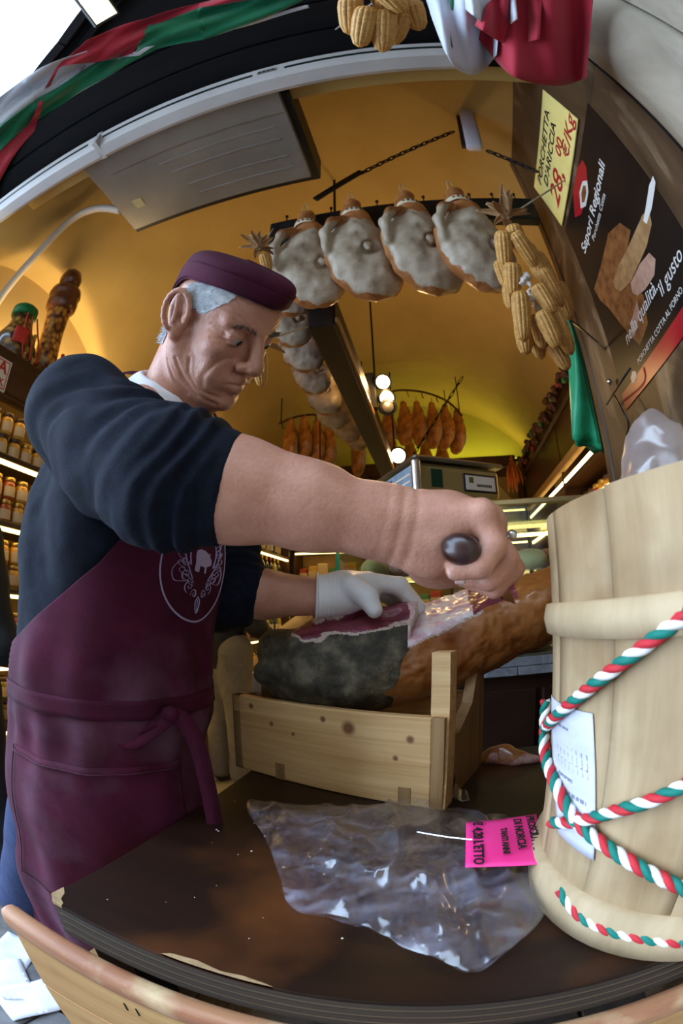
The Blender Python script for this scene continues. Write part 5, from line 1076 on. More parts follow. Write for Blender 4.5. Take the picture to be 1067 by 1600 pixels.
# hooks and green carrier bags beside the doorway
hk = empty('wire_hook', wallpt(955, 600, .02), label='bent black wire hook on the marble edge below the poster', cat='hook')
WIRE = pm('blue_wire', (.012, .015, .035), None, 8, .3)
obj('wire', tube(spline([wallpt(948, 632, .03), wallpt(968, 600, .05), wallpt(985, 575, .03)], 12), .0035, 6), WIRE, hk, True); obj('wire_tail', tube(spline([wallpt(960, 618, .05), wallpt(972, 640, .05), wallpt(982, 662, .04), wallpt(978, 680, .03)], 16), .003, 6), WIRE, hk, True); obj('screw', xf(lathe([(.004, -.01), (.011, 0), (.008, .008), (.001, .012)], 12), loc=wallpt(952, 597, .02)), STEEL, hk, True)
BAGG = pm('green_plastic', (.012, .30, .13), (.02, .38, .18), 20, .35, bump=.3, bscale=40); BAGG2 = pm('green_plastic_shaded', (.005, .13, .055), None, 8, .35)  # second green is a darker copy, shade painted on the rear sheets
gb = empty('carrier_bag_stack', spot(915, 700, 1.35), label='stack of green plastic carrier bags hanging at the doorway edge', cat='bag')
obj('hanging_pin', tube([spot(887, 497, 1.31), spot(887, 497, 1.44), np.array([WX + .005, 1.30, spot(887, 497, 1.4)[2] + .02])], .005, 6), STEEL, gb)
for k in range(7):
    x0 = 8 * k; w = 1 if k == 0 else .0
    pts_t = [(884 + x0 * .3, 505 + 2 * k), (889 + x0 * .45, 500 + 4 * k)]; 
    def fn(u, v, k=k):
        L = np.array([885 + 3 * v * 3, 505 + 190 * v]) if False else None; out = []
        for uu, vv in zip(u, v):
            lx = 884 + 10 * vv + k * 4.5 * vv; rx = 888 + (48 if k == 0 else 52) * vv ** .8 + k * .8; y = 500 + (192 + 2 * k - (k == 0) * 6) * vv + 6 * uu * vv; out.append(spot(lx + (rx - lx) * uu, y + 3 * math.sin(uu * 7 + k) * vv, 1.33 + .012 * k + .012 * math.sin(uu * 5 + vv * 4 + k)))
        return np.array(out)
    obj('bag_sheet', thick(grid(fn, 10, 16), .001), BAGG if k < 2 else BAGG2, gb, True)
# ------------------------------------------------------------------ shop interior: shelves, goods, counter, lamps, people
WARM = (1.0, .60, .22); STRIP = glow('shelf_strip', (1.0, .66, .22), 7); SHELFW = pm('shelf_wood', (.035, .014, .006), (.08, .034, .014), 8, .4, stretch=(1, .1, 1)); SHBACK = pm('shelf_back', (.34, .21, .07), (.42, .27, .10), 4, .6)
def lamp(name, kind, loc, energy, color=WARM, size=.1, rot=None, parent=None, spot_=None, sy=None):
    d = bpy.data.lights.new(name, kind); d.energy = energy; d.color = color
    if kind == 'AREA': d.size = size; d.shape = 'RECTANGLE' if sy else 'SQUARE'; d.size_y = sy or size
    else: d.shadow_soft_size = size
    if kind == 'SPOT': d.spot_size = spot_ or 1.6; d.spot_blend = .6
    o = bpy.data.objects.new(name, d); COL.objects.link(o); o.location = tuple(loc)
    if rot is not None: o.rotation_euler = rot
    return o
# left shelving
lu = empty('shelf_unit', (-1.8, 2.9, 0), label='dark wooden wall shelving behind the man with lit shelves of jars', cat='shelving')
obj('back_panel', bxx((-1.995, .74, 0), (-1.98, 4.76, 2.16)), SHBACK, lu)
obj('top_board', bxx((-1.98, .74, 2.13), (-1.58, 4.76, 2.17), b=.004), SHELFW, lu); obj('fascia', bxx((-1.60, .74, 1.985), (-1.575, 4.76, 2.135), b=.004), SHELFW, lu); obj('moulding', bxx((-1.61, .74, 1.955), (-1.57, 4.76, 1.985), b=.01), SHELFW, lu)
LZ = [1.755, 1.49, 1.225, .93, .66, .40]
for z in LZ:
    obj('shelf_board', bxx((-1.98, .74, z - .025), (-1.60, 4.76, z), b=.003), SHELFW, lu); st = obj('strip_light', bxx((-1.625, .76, z - .040), (-1.605, 4.74, z - .026)), STRIP, lu)
obj('strip_light', bxx((-1.64, .76, 1.985), (-1.62, 4.74, 1.999)), STRIP, lu)
for y in (.74, 2.2, 3.65, 4.73): obj('upright', bxx((-1.98, y, 0), (-1.60, y + .03, 2.14), b=.003), SHELFW, lu)
obj('base_cabinet', bxx((-1.98, .77, .02), (-1.585, 4.74, .36), b=.004), SHELFW, lu)
HONEY = pm('jar_honey', (.55, .26, .03), (.72, .40, .07), 20, .15, coat=.5); SAUCE = pm('jar_sauce', (.35, .05, .015), (.5, .11, .03), 30, .15, coat=.5); OLIVE = pm('jar_olive', (.16, .13, .03), (.28, .22, .05), 40, .15, coat=.5); LIDG = pm('lid_gold', (.55, .36, .10), None, 8, .3, metal=.8); LIDD = pm('lid_dark', (.06, .03, .02), None, 8, .4); PAPL = pm('jar_label', (.66, .52, .33), None, 8, .7); DKGL = pm('dark_glass', (.010, .014, .010), None, 8, .12, coat=.3); FOIL = pm('yellow_foil', (.62, .42, .06), None, 8, .4)
def share(nm, geo, mt, sm=True): me = mesh(nm, *geo, sm); me.materials.append(mt); return me
def jar_kit(fill, lid): return [('glass_body', share('glass_body', lathe([(.026, 0), (.032, .004), (.033, .06), (.030, .072), (.025, .080)], 14), fill)), ('lid', share('lid', lathe([(.029, .078), (.030, .079), (.030, .094), (.027, .097)], 14), lid)), ('label', share('label', xf(grid(lambda u, v: np.stack([.0338 * np.cos((u - .5) * 2.2), .0338 * np.sin((u - .5) * 2.2), .014 + .042 * v], 1), 8, 2)), PAPL))]
def bottle_kit(gl_, cap_, lab): return [('glass_body', share('glass_body', lathe([(.034, 0), (.037, .005), (.037, .17), (.030, .20), (.014, .225), (.0125, .28)], 14), gl_)), ('cap', share('cap', lathe([(.0145, .245), (.0145, .296), (.012, .298)], 12), cap_)), ('label', share('label', grid(lambda u, v: np.stack([.0378 * np.cos((u - .5) * 2.4), .0378 * np.sin((u - .5) * 2.4), .05 + .085 * v], 1), 8, 2), lab))]
JK = [jar_kit(HONEY, LIDD), jar_kit(HONEY, LIDG), jar_kit(SAUCE, LIDG), jar_kit(OLIVE, LIDD)]
BKT = [bottle_kit(DKGL, FOIL, pm('white_label', (.6, .56, .5), None, 8, .7)), bottle_kit(DKGL, pm('red_cap', (.35, .03, .02), None, 8, .4), PAPL), bottle_kit(pm('oil_glass', (.30, .24, .03), None, 8, .15, coat=.4), LIDG, PAPL)]
def put(nm, kit, loc, rz, label, cat, group, sc=1.0):
    t = empty(nm, loc, (0, 0, rz), label, cat, group); t.scale = (sc,) * 3
    for n_, me in kit: obj(n_, me, parent=t)
    return t
SHN = ['top shelf', 'second shelf', 'third shelf', 'fourth shelf', 'fifth shelf', 'lowest shelf']
for si, z in enumerate(LZ):
    for k in range(7):
        y = .83 + k * .078
        for lay in (0, 1):
            if si == 0 and lay == 1 and k in (5, 6): continue
            kk = [0, 1, 1, 2, 3, 2][si]
            put('jar', JK[kk if (k + si) % 5 else (kk + 1) % 4], (-1.675, y + .01 * lay, z + .0975 * lay), .1 * math.sin(k), 'glass jar in the two-high rows on the ' + SHN[si] + ' at the picture\'s left edge', 'jar', 'jars on the ' + SHN[si])
for si, z in enumerate(LZ[:4]):
    for k in range(11): put('jar', JK[(k * 3 + si) % 4], (-1.70, 1.47 + k * .14, z), .1 * k, 'large jar on the ' + SHN[si] + ' directly behind the carving man', 'jar', 'jars behind the man on the ' + SHN[si], 1.45)
for si, z in enumerate(LZ[:5]):
    for k in range(15):
        y = 3.05 + k * .115
        if si in (0, 1, 3): put('bottle', BKT[(k * 7 + si) % 3], (-1.70, y, z), .3 * math.sin(k * 3), 'bottle on the far end of the ' + SHN[si] + ' seen past the man\'s chest', 'bottle', 'bottles far along the ' + SHN[si], .82)
        else: put('jar', JK[(k * 3 + si) % 4], (-1.68, y, z), 0, 'jar on the far end of the ' + SHN[si] + ' seen past the man\'s chest', 'jar', 'jars far along the ' + SHN[si], 1.35)
# on top of the left shelving
def item(nm, px, py, x, z, label, cat): p = onX(px, py, x); return empty(nm, (x, p[1], z), label=label, cat=cat)
t = item('gift_jar', 20, 545, -1.74, 2.17, 'big round jar of preserves with a green lid and red label atop the shelving', 'jar'); t.scale = (1.15, 1.15, 1.15)
PRES = pm('preserves', (.50, .27, .05), (.05, .022, .008), 30, .18, kind='voronoi', lo=.1, hi=.6, coat=.5)
ob = lambda *a, **k: obj(*a, parent=t, local=True, smooth=True, **k)
ob('glass_body', lathe([(.05, 0), (.085, .01), (.10, .06), (.095, .13), (.06, .19), (.05, .23), (.05, .25)], 24), PRES); ob('lid', lathe([(.058, .245), (.062, .25), (.062, .285), (.05, .295)], 24), pm('green_lid', (.0, .16, .04), None, 8, .4)); ob('label', thick(grid(lambda u, v: np.stack([.101 * np.cos(.1 + (u - .5) * .7 - .4), .101 * np.sin((u - .5) * .7 - .4 - .0), .075 + .07 * v], 1), 8, 6), .001), pm('red_label', (.55, .03, .02), None, 8, .5))
ob('ribbon', join(*[tube(spline([(.06, -.02 + .03 * k, .24), (.085, -.03 + .04 * k, .17), (.10, -.02 + .05 * k, .08), (.098, .0 + .04 * k, .03)], 16), .004, 5) for k in range(3)]), pm('red_ribbon', (.5, .05, .03), None, 8, .5))
t = item('pepper_mill_jar', 66, 575, -1.74, 2.17, 'tall jar shaped like a pepper mill with a turned brown top', 'jar'); t.scale = (1.12, 1.12, 1.35)
PAST = pm('dry_goods', (.66, .38, .07), (.08, .018, .006), 42, .2, kind='voronoi', c3=(.44, .17, .025), lo=.2, hi=.75, coat=.5); BRN = pm('brown_lacquer', (.10, .028, .010), (.16, .05, .018), 14, .18, coat=.5)
ob('base', lathe([(.062, 0), (.075, .01), (.078, .04), (.066, .06)], 28), PRES); ob('glass_body', lathe([(.064, .055), (.062, .12), (.055, .22), (.058, .30), (.062, .33)], 28), PAST); ob('turned_collar', lathe([(.060, .325), (.078, .345), (.082, .375), (.075, .40), (.085, .41), (.080, .435), (.05, .455), (.035, .46)], 28), BRN); ob('turned_knob', lathe([(.034, .455), (.056, .475), (.060, .50), (.048, .53), (.02, .545), (.014, .555), (.003, .558)], 28), BRN)
for k, (px, py, lb_) in enumerate(((45, 552, 'bottle with a cream label between the green-lidded jar and pepper mill'), (92, 575, 'first dark bottle right of the pepper mill jar'), (101, 572, 'second dark bottle right of the pepper mill jar'), (112, 580, 'third dark bottle right of the pepper mill jar'), (123, 588, 'fourth dark bottle right of the pepper mill jar'), (134, 596, 'fifth dark bottle right of the pepper mill jar'))):
    p = onX(px, py, -1.72); put('wine_bottle', BKT[0 if k in (0, 2) else 1], (-1.74, p[1] + .02, 2.17), 0, lb_, 'bottle', 'bottles on top of the shelving', .82)
sg = empty('wall_sign', onX(10, 600, -1.56), label='white sign with red letters and border fixed to the shelving fascia', cat='sign'); q = [onX(-30, 560, -1.565), onX(19, 568, -1.565), onX(21, 622, -1.565), onX(-30, 640, -1.565)]
ys0, ys1 = q[1][1] - .22, q[1][1]; zs0, zs1 = (q[2][2]), (q[1][2]); WSG = pm('sign_white', (.75, .70, .62), None, 8, .5); SRD = pm('sign_red', (.45, .03, .02), None, 8, .5)
obj('board', bxx((-1.575, ys0, zs0), (-1.562, ys1, zs1), b=.001), WSG, sg)
for a, b, c, d in ((ys1 - .012, ys1 - .008, zs0 + .008, zs1 - .008), (ys0 + .008, ys1 - .008, zs0 + .008, zs0 + .012), (ys0 + .008, ys1 - .008, zs1 - .012, zs1 - .008)): obj('border', bxx((-1.563, a, c), (-1.5605, b, d)), SRD, sg)
text('lettering', 'SA', (-1.5612, ys1 - .02, zs0 + .62 * (zs1 - zs0) - .01), (0, 1, 0), (0, 0, 1), .075, SRD, sg, .0004, bold=.002, align='RIGHT'); text('lettering', 'ENSK', (-1.5612, ys1 - .02, zs0 + .16 * (zs1 - zs0)), (0, 1, 0), (0, 0, 1), .042, SRD, sg, .0004, bold=.001, align='RIGHT')
# right shelving
ru = empty('shelf_unit', (1.17, 3.4, 0), label='dark corniced shelving with bright strip lights on the right wall inside', cat='shelving')
obj('back_panel', bxx((1.32, 1.6, 0), (1.335, 4.76, 2.45)), SHBACK, ru); obj('cornice', bxx((.97, 1.6, 2.50), (1.33, 4.76, 2.62), b=.02), SHELFW, ru); obj('cornice_lip', bxx((.93, 1.6, 2.60), (1.33, 4.76, 2.645), b=.012), SHELFW, ru); obj('frieze', bxx((1.0, 1.6, 2.20), (1.03, 4.76, 2.50), b=.004), SHELFW, ru)
obj('pelmet', bxx((.985, 1.6, 2.12), (1.03, 4.76, 2.20), b=.01), pm('gilt_wood', (.40, .24, .08), (.5, .32, .12), 10, .35), ru)
for z in (2.045, 1.78, 1.5, 1.2): obj('strip_light', bxx((1.005, 1.62, z - .012), (1.03, 4.74, z + .012)), glow('strip_bright', (1.0, .74, .36), 8) if z > 2 else STRIP, ru); obj('shelf_board', bxx((1.0, 1.6, z - .05), (1.33, 4.76, z - .022), b=.003), SHELFW, ru)
for y in (1.6, 3.3, 4.73): obj('upright', bxx((1.0, y, 0), (1.33, y + .03, 2.45), b=.003), SHELFW, ru)
for k in range(26):
    y = 2.2 + k * .11; put('jar', JK[k % 4], (1.12, y, 1.758), math.pi, 'jar on the upper shelf below the bright strip of the corniced shelving', 'jar', 'jars under the bright strip', 1.5)
gar = empty('garland', (.94, 2.9, 2.5), label='garland of dark dried fruit strung along the right cornice', cat='garland'); BEAD = pm('dried_fruit', (.02, .012, .012), (.10, .02, .015), 30, .5); bme = share('fruit', lathe([(.002, -.022), (.018, -.012), (.022, 0), (.016, .014), (.002, .022)], 8), BEAD); lme = share('green_leaf', lathe([(.002, -.03), (.016, -.01), (.018, .01), (.002, .03)], 6), pm('garland_leaf', (.04, .16, .05), None, 8, .5)); rme = share('red_fruit', lathe([(.002, -.03), (.016, -.01), (.014, .01), (.002, .02)], 6), pm('garland_red', (.3, .02, .02), None, 8, .4))
for k in range(90):
    t_ = k / 89; o = obj(('green_leaf' if k % 13 == 5 else 'red_fruit' if k % 17 == 9 else 'fruit'), lme if k % 13 == 5 else rme if k % 17 == 9 else bme, parent=gar); o.location = (-.02 + random.uniform(-.03, .03), (2.0 + 2.8 * t_) - 2.9, .06 + random.uniform(-.05, .07)); o.scale = (1.2,) * 3; o.rotation_euler = (random.random() * 3, random.random() * 3, 0)
# back shelving
bu = empty('shelf_unit', (-.3, 5.0, 0), label='dark shelving full of goods across the back wall under the golden hams', cat='shelving')
obj('top_beam', bxx((-1.57, 4.78, 2.62), (.92, 5.18, 2.76), b=.01), SHELFW, bu); obj('back_panel', bxx((-1.57, 5.17, 0), (.98, 5.19, 2.62)), SHBACK, bu)
BZ = [2.2, 1.85, 1.5, 1.15, .8, .45]
for z in BZ: obj('shelf_board', bxx((-1.6, 4.85, z - .03), (1.0, 5.17, z), b=.003), SHELFW, bu); obj('strip_light', bxx((-1.58, 4.86, z - .046), (.98, 4.88, z - .032)), STRIP, bu)
for x in (-1.6, -.75, .12, .98): obj('upright', bxx((x, 4.85, 0), (x + .03, 5.17, 2.62), b=.003), SHELFW, bu)
cl3 = [pm('tin_red', (.45, .05, .02), None, 8, .4), pm('tin_gold', (.6, .36, .08), None, 8, .35), pm('tin_cream', (.62, .5, .32), None, 8, .5), pm('tin_green', (.08, .22, .08), None, 8, .4)]
pkm = [share('wrapper', box(.085, .07, .15, c=(0, 0, .075), b=.008), m, False) for m in cl3]; bnd = share('label', box(.087, .072, .05, c=(0, 0, .075)), PAPL, False)
for si, z in enumerate(BZ[2:]):
    for k in range(22):
        x = -1.5 + k * .112; put('packet', [('wrapper', pkm[(k * 5 + si * 3) % 4]), ('label', bnd)], (x, 4.97, z), .15 * math.sin(k), 'small packet on shelf %s of the back shelving counted from the top' % ['three', 'four', 'five', 'six'][si], 'packet', 'packets on back shelf %s' % ['three', 'four', 'five', 'six'][si], 1.0 + .35 * ((k * 7 + si) % 3) / 2)
ch = empty('dried_chilli_bunch', onY(805, 770, 4.6), label='bunch of dried orange chillies hanging in front of the back shelving', cat='chillies'); CHI = pm('dried_chilli', (.42, .09, .02), (.56, .17, .04), 20, .4)
cb = np.array(ch.location)
for k in range(16):
    a = k * 2.4; r = .02 + .004 * k; obj('chilli', tube(spline([cb + np.array([r * .2 * math.cos(a), r * .2 * math.sin(a), .40 - .006 * k]), cb + np.array([r * math.cos(a), r * math.sin(a), .24]), cb + np.array([r * 1.3 * math.cos(a), r * 1.3 * math.sin(a), .02 + .05 * (k % 3)])], 8), [.006] * 4 + [.016] * 3 + [.004] * (len(spline(np.zeros((3, 3)), 8)) - 7), 6), CHI, ch, True)
obj('string', tube([cb + np.array([0, 0, .38]), np.array([cb[0], 4.785, 2.70])], .005, 5), STRING, ch)
# counter with glass case
MSLAB = pm('grey_marble', (.14, .15, .17), (.36, .37, .40), 14, .25, distort=1.2, detail=8, c3=(.22, .23, .25), lo=.3, hi=.7, coat=.3); YVEIN = pm('ochre_vein_marble', (.30, .22, .10), (.34, .35, .38), 12, .25, distort=1.5)
ctr = empty('shop_counter', (.33, 1.8, 0), label='dark wooden counter with a grey marble slab behind the crate', cat='counter')
obj('base', bxx((-.33, 1.53, 0), (.62, 2.15, .95), b=.004), DARKWOOD, ctr)
for k in range(4): obj('front_panel', bxx((-.31 + k * .218, 1.515, .08), (-.11 + k * .218, 1.535, .90), b=.006), DARKWOOD, ctr)
for k in range(6): obj('marble_tile', bxx((-.35 + k * .151, 1.49, .952), (-.201 + k * .151, 1.53, .980), b=.002), MSLAB if k % 4 != 2 else YVEIN, ctr)
obj('marble_slab', bxx((-.35, 1.495, .981), (.63, 2.18, 1.012), b=.003), MSLAB, ctr)
def glass(nm, tint=(.9, .97, .93)):
    m = bpy.data.materials.new(nm); m.use_nodes = True; nt = m.node_tree; n = nt.nodes; L = nt.links; n.clear(); o = n.new('ShaderNodeOutputMaterial'); tr = n.new('ShaderNodeBsdfTransparent'); tr.inputs[0].default_value = (*tint, 1); g = n.new('ShaderNodeBsdfGlossy'); g.inputs['Roughness'].default_value = .05; lw = n.new('ShaderNodeLayerWeight'); lw.inputs[0].default_value = .15; f = n.new('ShaderNodeMapRange'); f.inputs[3].default_value = .04; f.inputs[4].default_value = .7; L.new(lw.outputs['Facing'], f.inputs[0]); mx = n.new('ShaderNodeMixShader'); L.new(f.outputs[0], mx.inputs[0]); L.new(tr.outputs[0], mx.inputs[1]); L.new(g.outputs[0], mx.inputs[2]); L.new(mx.outputs[0], o.inputs[0]); return m
GLS = glass('case_glass'); GED = pm('glass_edge', (.01, .20, .09), None, 8, .15, emit=None); BRASS = pm('brushed_brass', (.55, .42, .20), (.62, .48, .25), 6, .3, metal=.8)
gc = empty('display_case', (.33, 1.8, 1.012), label='glass display case on the marble counter carrying the scale', cat='display case')
obj('front_pane', bxx((-.33, 1.50, 1.014), (.62, 1.506, 1.515)), GLS, gc); obj('side_pane', bxx((-.336, 1.50, 1.014), (-.330, 2.12, 1.515)), GLS, gc); obj('top_pane', bxx((-.34, 1.49, 1.517), (.62, 2.14, 1.525)), GLS, gc); obj('pane_edge', bxx((-.339, 1.493, 1.014), (-.329, 1.501, 1.515)), GED, gc); obj('metal_top_rail', bxx((.0, 1.486, 1.512), (.62, 1.50, 1.532), b=.003), BRASS, gc)
obj('glass_shelf', bxx((-.32, 1.6, 1.30), (.61, 2.12, 1.306)), GLS, gc); obj('case_strip_light', bxx((-.30, 2.10, 1.49), (.61, 2.12, 1.505)), STRIP, gc)
CRUST = pm('bread_crust', (.42, .24, .09), (.60, .40, .19), 20, .6, bump=.3); CHEE = pm('cheese_rind', (.62, .46, .20), (.70, .54, .28), 12, .5); SAUS = pm('salami', (.30, .08, .05), (.50, .24, .18), 30, .5)
def roll_mesh(sd, c, mt):
    S = Soft().ell((0, 0, .045), (.085, .06, .045), None, .02).ell((0, -.05, .075), (.07, .008, .02), None, .008, -1); V, F = S.mesh(.007, lambda X: .006 * hash_noise(X, 20, sd)); return share('crust', (V, F), mt)
RM = [roll_mesh(1, 0, CRUST), roll_mesh(4, 0, CHEE), roll_mesh(7, 0, SAUS)]
for k, (px, py, y, m, lb_) in enumerate(((812, 1025, 1.60, 1, 'split bread roll on the marble counter beside the ham shank'), (838, 1022, 1.64, 0, 'brown bread roll on the marble counter touching the wooden tub'), (786, 1026, 1.68, 0, 'bread roll half hidden behind the ham shank'))):
    p = onY(px, py, y); o = tag(obj('bread_roll', RM[1 if m else 0]), lb_, 'bread', 'rolls on the counter'); o.location = (p[0], y, 1.012); o.rotation_euler = (0, 0, .4 * k)
for k in range(9):
    x = -.24 + k * .098; o = tag(obj('cured_sausage' if k % 3 else 'cheese_piece', RM[2 if k % 3 else 1]), ('cured sausage' if k % 3 else 'wedge of cheese') + ' lying on the glass shelf of the display case', 'sausage' if k % 3 else 'cheese', 'goods on the glass shelf'); o.location = (x, 1.80 + .03 * (k % 2), 1.306); o.rotation_euler = (0, 0, 1.2 + .2 * k); o.scale = (1.1, 1, 1)
for k in range(8):
    x = -.22 + k * .11; o = tag(obj('cured_sausage' if k % 2 else 'cheese_piece', RM[2 if k % 2 else 0]), ('cured sausage' if k % 2 else 'crusty cheese') + ' lying on the marble inside the display case', 'sausage' if k % 2 else 'cheese', 'goods on the marble in the case'); o.location = (x, 1.82, 1.012); o.rotation_euler = (0, 0, 1.4 + .3 * k); o.scale = (1.15, 1.1, 1.3)
# scale on the case
c0 = onY(652, 778, 1.50); sz = 1.532; rz_ = R(30)
scl = empty('shop_scale', (c0[0], 1.52, sz), (0, 0, rz_), label='brass and steel shop scale standing on the glass display case', cat='scale'); scl.scale = (1.28, 1.28, 1.28); Q = lambda *a, **k: obj(*a, parent=scl, local=True, **k)
BR2 = pm('gilt_metal', (.50, .38, .14), (.58, .46, .20), 8, .3, metal=.7)
def wedge(x0, x1, y0, y1, z0, z1, ins): return (np.array([(x0, y0, z0), (x1 - ins, y0, z0), (x1 - ins, y1, z0), (x0, y1, z0), (x0, y0, z1), (x1, y0, z1), (x1, y1, z1), (x0, y1, z1)]), [(0, 3, 2, 1), (4, 5, 6, 7), (0, 1, 5, 4), (1, 2, 6, 5), (2, 3, 7, 6), (3, 0, 4, 7)])
Qr = np.array(Euler((0, 0, -rz_ * 2)).to_matrix())
Q('body', bxx((0, .0, .035), (.285, .27, .128), b=.012), BR2); Q('tail_wedge', (np.array([(.28, .02, .035), (.28, .25, .035), (.28, .25, .10), (.28, .02, .10), (.35, .02, .0352), (.35, .25, .0352)]), [(0, 3, 2, 1), (0, 4, 3), (1, 2, 5), (3, 4, 5, 2), (0, 1, 5, 4)]), BR2); Q('platter', bxx((-.008, -.008, .132), (.30, .28, .146), b=.006), pm('platter_steel', (.35, .34, .32), None, 8, .25, metal=.9))
Q('corner_trim', lathe([(.012, .036), (.013, .04), (.013, .125), (.012, .129)], 16), STEEL)
Q('display_panel', bxx((-.003, .02, .045), (.002, .25, .122)), pm('display_blue', (.25, .36, .48), (.32, .44, .56), 30, .2)); Q('display_window', bxx((-.005, .15, .055), (-.002, .235, .112)), pm('display_dark', (.10, .12, .13), None, 8, .2))
for k in range(3): Q('key_strip', bxx((-.005, .03, .055 + k * .02), (-.002, .13, .061 + k * .02)), WSG)
Q('green_patch', bxx((.045, -.0015, .058), (.082, .002, .110), b=.0008), pm('green_sticker', (.004, .04, .02), None, 8, .4)); lf = Q('label_frame', bxx((.15, -.003, .052), (.268, .002, .106), b=.001), BLK)
obj('printed_label', bxx((.157, -.0042, .058), (.261, -.002, .100)), WSG, lf, local=True); obj('label_mark', bxx((.168, -.0048, .078), (.183, -.004, .095)), pm('mark_olive', (.12, .12, .04), None, 8, .6), lf, local=True)
for k in range(9): obj('label_print', bxx((.195 + k * .006, -.0048, .068), (.1985 + k * .006, -.004, .076)), INK, lf, local=True)
for x, y in ((.03, .03), (.26, .03), (.03, .24), (.26, .24)): Q('foot', lathe([(.012, 0), (.014, .006), (.007, .012), (.007, .036)], 12), BLK)
for o, (x, y) in zip([o for o in scl.children if o.name.startswith('foot')], ((.03, .03), (.26, .03), (.03, .24), (.26, .24))): o.location = (x, y, 0)
# lamps
BULB = glow('bulb_glow', (1.0, .86, .60), 14)
sp = empty('spotlight_cluster', onY(597, 610, 2.35), label='cluster of round spotlights on the right side of the dark beam', cat='lamp')
for i, (px, py, on) in enumerate(((598, 597, 1), (604, 622, 1), (606, 636, 0))):
    p = onY(px, py, 2.35); d = nz(EYE - p + np.array([.5, 0, .2])); _, s, u = frame_from(d); M = np.stack([s, u, d], 1)
    hb = obj('housing', xf(lathe([(.02, -.09), (.042, -.07), (.048, .0), (.050, .012), (.040, .013)], 20, cap=False), M, loc=p), BLK, sp, True); obj('lens', xf(lathe([(.04, 0), (.03, .008), (.002, .012)], 20), M, loc=p), BULB if on else pm('lens_off', (.05, .045, .04), None, 8, .2), hb, True)
    if on: lamp('spotlight', 'POINT', p + d * .07, 5.5, size=.04)
obj('bracket', bar(onY(578, 585, 2.37), onY(582, 640, 2.37), .05, .06, bev=.004), BLK, sp)
p = onY(622, 712, 3.4); s2 = empty('spotlight', p, label='single round spotlight low on the beam just above the scale', cat='lamp'); d = nz(EYE - p); _, s, u = frame_from(d); M = np.stack([s, u, d], 1)
obj('housing', xf(lathe([(.03, -.12), (.06, -.09), (.07, .0), (.072, .015), (.055, .016)], 20, cap=False), M, loc=p), BLK, s2, True); obj('lens', xf(lathe([(.055, 0), (.04, .01), (.002, .014)], 20), M, loc=p), BULB, s2, True); obj('arm', tube([p - d * .1, np.array([-.35, p[1], 2.25])], .012, 8), BLK, s2); lamp('spotlight', 'POINT', p + d * .08, 3, size=.05)
p = onY(501, 853, 3.6); pd = empty('pendant_lamp', p, label='round white pendant lamp glowing over the far aisle', cat='lamp'); SHD = pm('lamp_shade', (.75, .62, .40), None, 8, .5)
obj('shade', xf(lathe([(.135, -.0), (.137, .004), (.10, .05), (.03, .075), (.02, .09)], 28, cap=False), loc=p), SHD, pd, True); obj('diffuser', xf(lathe([(.128, .004), (.128, .008)], 28), loc=p), glow('pendant_glow', (1, .78, .42), 7), pd, True); obj('cord', tube([p + np.array([0, 0, .09]), np.array([p[0], p[1], vz(p[0], p[1]) + .02])], .006, 6), BLK, pd); lamp('pendant', 'POINT', p + np.array([0, 0, -.06]), 4, size=.08)
# uplights standing on the shelf tops
for nm, loc, sx_, sy_, e, col, lb_ in (('uplight', (-1.86, 1.5, 2.172), .05, .9, 11, (1, .76, .40), 'slim uplight bar on top of the left shelving lighting the lunette'), ('uplight', (-1.86, 3.6, 2.172), .05, .9, 1.4, (1, .70, .32), 'slim uplight bar far along the top of the left shelving'), ('uplight', (.2, 5.02, 2.762), 1.6, .05, 4, (.86, .85, .12), 'slim uplight bar on the back shelving lighting the yellow lunette'), ('uplight', (1.24, 2.6, 2.65), .05, 1.4, 1.0, (1, .68, .30), 'slim uplight bar on top of the right cornice')):
    t = empty(nm, loc, label=lb_, cat='lamp'); obj('channel', box(sx_ + .01, sy_ + .01, .02, c=(0, 0, .010), b=.002), BLK, t, local=True); obj('tube', box(sx_, sy_, .006, c=(0, 0, .023)), glow('uplight_glow', col, 3), t, local=True)
    lamp('uplight_beam', 'AREA', np.array(loc) + np.array([0, 0, .032]), e, col, sx_, (math.pi, 0, 0), sy=sy_)
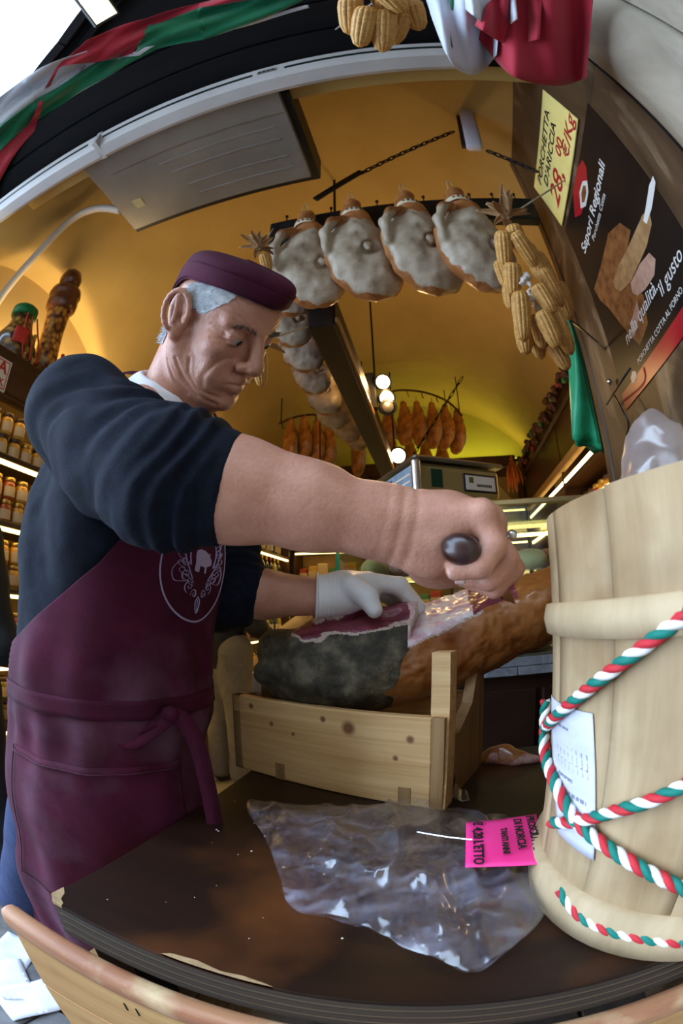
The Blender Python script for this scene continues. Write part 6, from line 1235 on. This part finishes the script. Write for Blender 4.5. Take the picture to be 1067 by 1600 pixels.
# people further inside
def bystander(label, feet, face, top, trous, hair, bend=0.0, h=1.7):
    t = empty('person', (feet[0], feet[1], 0), (0, 0, face), label, 'person'); k = h / 1.72; b = bend
    pel = np.array([0, 0, .92]); chest = pel + np.array([.42 * math.sin(b), 0, .42 * math.cos(b)]); hd_ = chest + np.array([.27 * math.sin(b * 1.2), 0, .27 * math.cos(b * 1.2)]); S = Soft()
    S.ell(hd_, (.095, .075, .115), None, .02).cone(chest, hd_, .06, .05, .03).path([pel, mix(pel, chest, .5), chest], [.12, .11, .12], .05).cone(chest + np.array([0, -.14, .05]), chest + np.array([0, .14, .05]), .06, .06, .05); S.ell(hd_ + np.array([.1, 0, -.01]), (.015, .012, .02), None, .01)
    arms = []
    for s in (-1, 1):
        sh = chest + np.array([0, s * .19, .04]); el = sh + np.array([.06, s * .05, -.28]); wr = el + np.array([.20, -s * .06, -.08]); arms.append((sh, el, wr)); S.path([sh, el, wr], [.05, .042, .03], .02); S.ell(wr + np.array([.06, 0, -.01]), (.045, .018, .035), None, .015)
        for q in range(4): S.path([wr + np.array([.085, 0, .018 - q * .014]), wr + np.array([.12, 0, .012 - q * .014]), wr + np.array([.135, -s * .015, -.004 - q * .014])], [.009, .008, .007], .004)
        S.path([wr + np.array([.05, 0, .02]), wr + np.array([.085, -s * .03, .03])], [.011, .009], .006)
        S.path([pel + np.array([0, s * .09, -.02]), np.array([.02, s * .10, .48]), np.array([0, s * .10, .09])], [.09, .06, .045], .03); S.path([np.array([0, s * .1, .06]), np.array([.14, s * .1, .04])], [.045, .035], .02)
    V, F = S.mesh(.010); fast_obj('body', V * k, F, SKIN, None).parent = t
    J = Soft().path([pel + np.array([0, 0, .02]), mix(pel, chest, .5), chest], [.145, .14, .15], .05).cone(chest + np.array([0, -.15, .05]), chest + np.array([0, .15, .05]), .085, .085, .05)
    for sh, el, wr in arms: J.path([sh, el, mix(el, wr, .9)], [.075, .062, .045], .03)
    V, F = J.mesh(.012, lambda X: .006 * hash_noise(X, 14, 3)); fast_obj('jacket', V * k, F, top, None).parent = t
    J = Soft()
    for s in (-1, 1): J.path([pel + np.array([0, s * .08, .02]), np.array([.02, s * .10, .48]), np.array([0, s * .10, .10])], [.125, .085, .07], .03)
    V, F = J.mesh(.012, lambda X: .005 * hash_noise(X, 14, 5)); fast_obj('trousers', V * k, F, trous, None).parent = t
    J = Soft()
    J.ell(hd_ + np.array([-.012, 0, .022]), (.098, .083, .108), None, .02).ell(hd_ + np.array([.085, 0, -.03]), (.06, .09, .09), None, .03, -1); V, F = J.mesh(.009); fast_obj('hair', V * k, F, hair, None).parent = t
    J = Soft()
    for s in (-1, 1): J.path([np.array([0, s * .1, .055]), np.array([.15, s * .1, .045])], [.052, .042], .02)
    J.cut((0, 0, .003), (0, 0, -1), .004); V, F = J.mesh(.010); fast_obj('shoes', V * k, F, SHOE, None).parent = t
    return t
BLKJ = pm('black_jacket', (.010, .010, .012), None, 8, .7); BEI = pm('beige_jacket', (.44, .33, .20), (.5, .38, .24), 12, .8); GRYT = pm('grey_trousers', (.16, .14, .12), (.2, .18, .15), 20, .85); BRH = pm('brown_hair', (.04, .02, .012), None, 8, .6)
bystander('customer in black jacket and grey trousers standing behind the man\'s apron', (-1.32, 2.62), 1.2, BLKJ, GRYT, BRH)
bystander('customer in a beige jacket bending towards the far shelves', (-1.28, 3.55), .2, BEI, BLKJ, BRH, .9, 1.62)
bystander('person in a dark jacket just visible at the picture\'s left edge', (-1.36, .74), 1.5, BLKJ, pm('dark_trousers', (.02, .02, .03), None, 8, .8), BRH, 0, 1.66)
# loose papers on the paving
PPR = pm('paper', (.70, .72, .78), (.62, .64, .72), 20, .7)
for k, (px, py, r, lb_) in enumerate(((20, 1490, .3, 'white sheet of paper on the paving, farthest from the table corner'), (12, 1530, 1.0, 'creased white sheet of paper on the paving between two others'), (45, 1562, -.3, 'white sheet of paper on the paving nearest the table corner'))):
    p = onZ(px, py, .002 + .002 * k); V, F = thick(grid(lambda u, v: np.stack([(u - .5) * .15, (v - .5) * .21, .004 + .005 * np.sin(u * 5 + k) * np.sin(v * 6)], 1), 8, 10), .0006); o = obj('paper_sheet', (V, F), PPR, None, True); o.location = tuple(p); o.rotation_euler = (0, 0, r); tag(o, lb_, 'paper', 'papers on the paving')
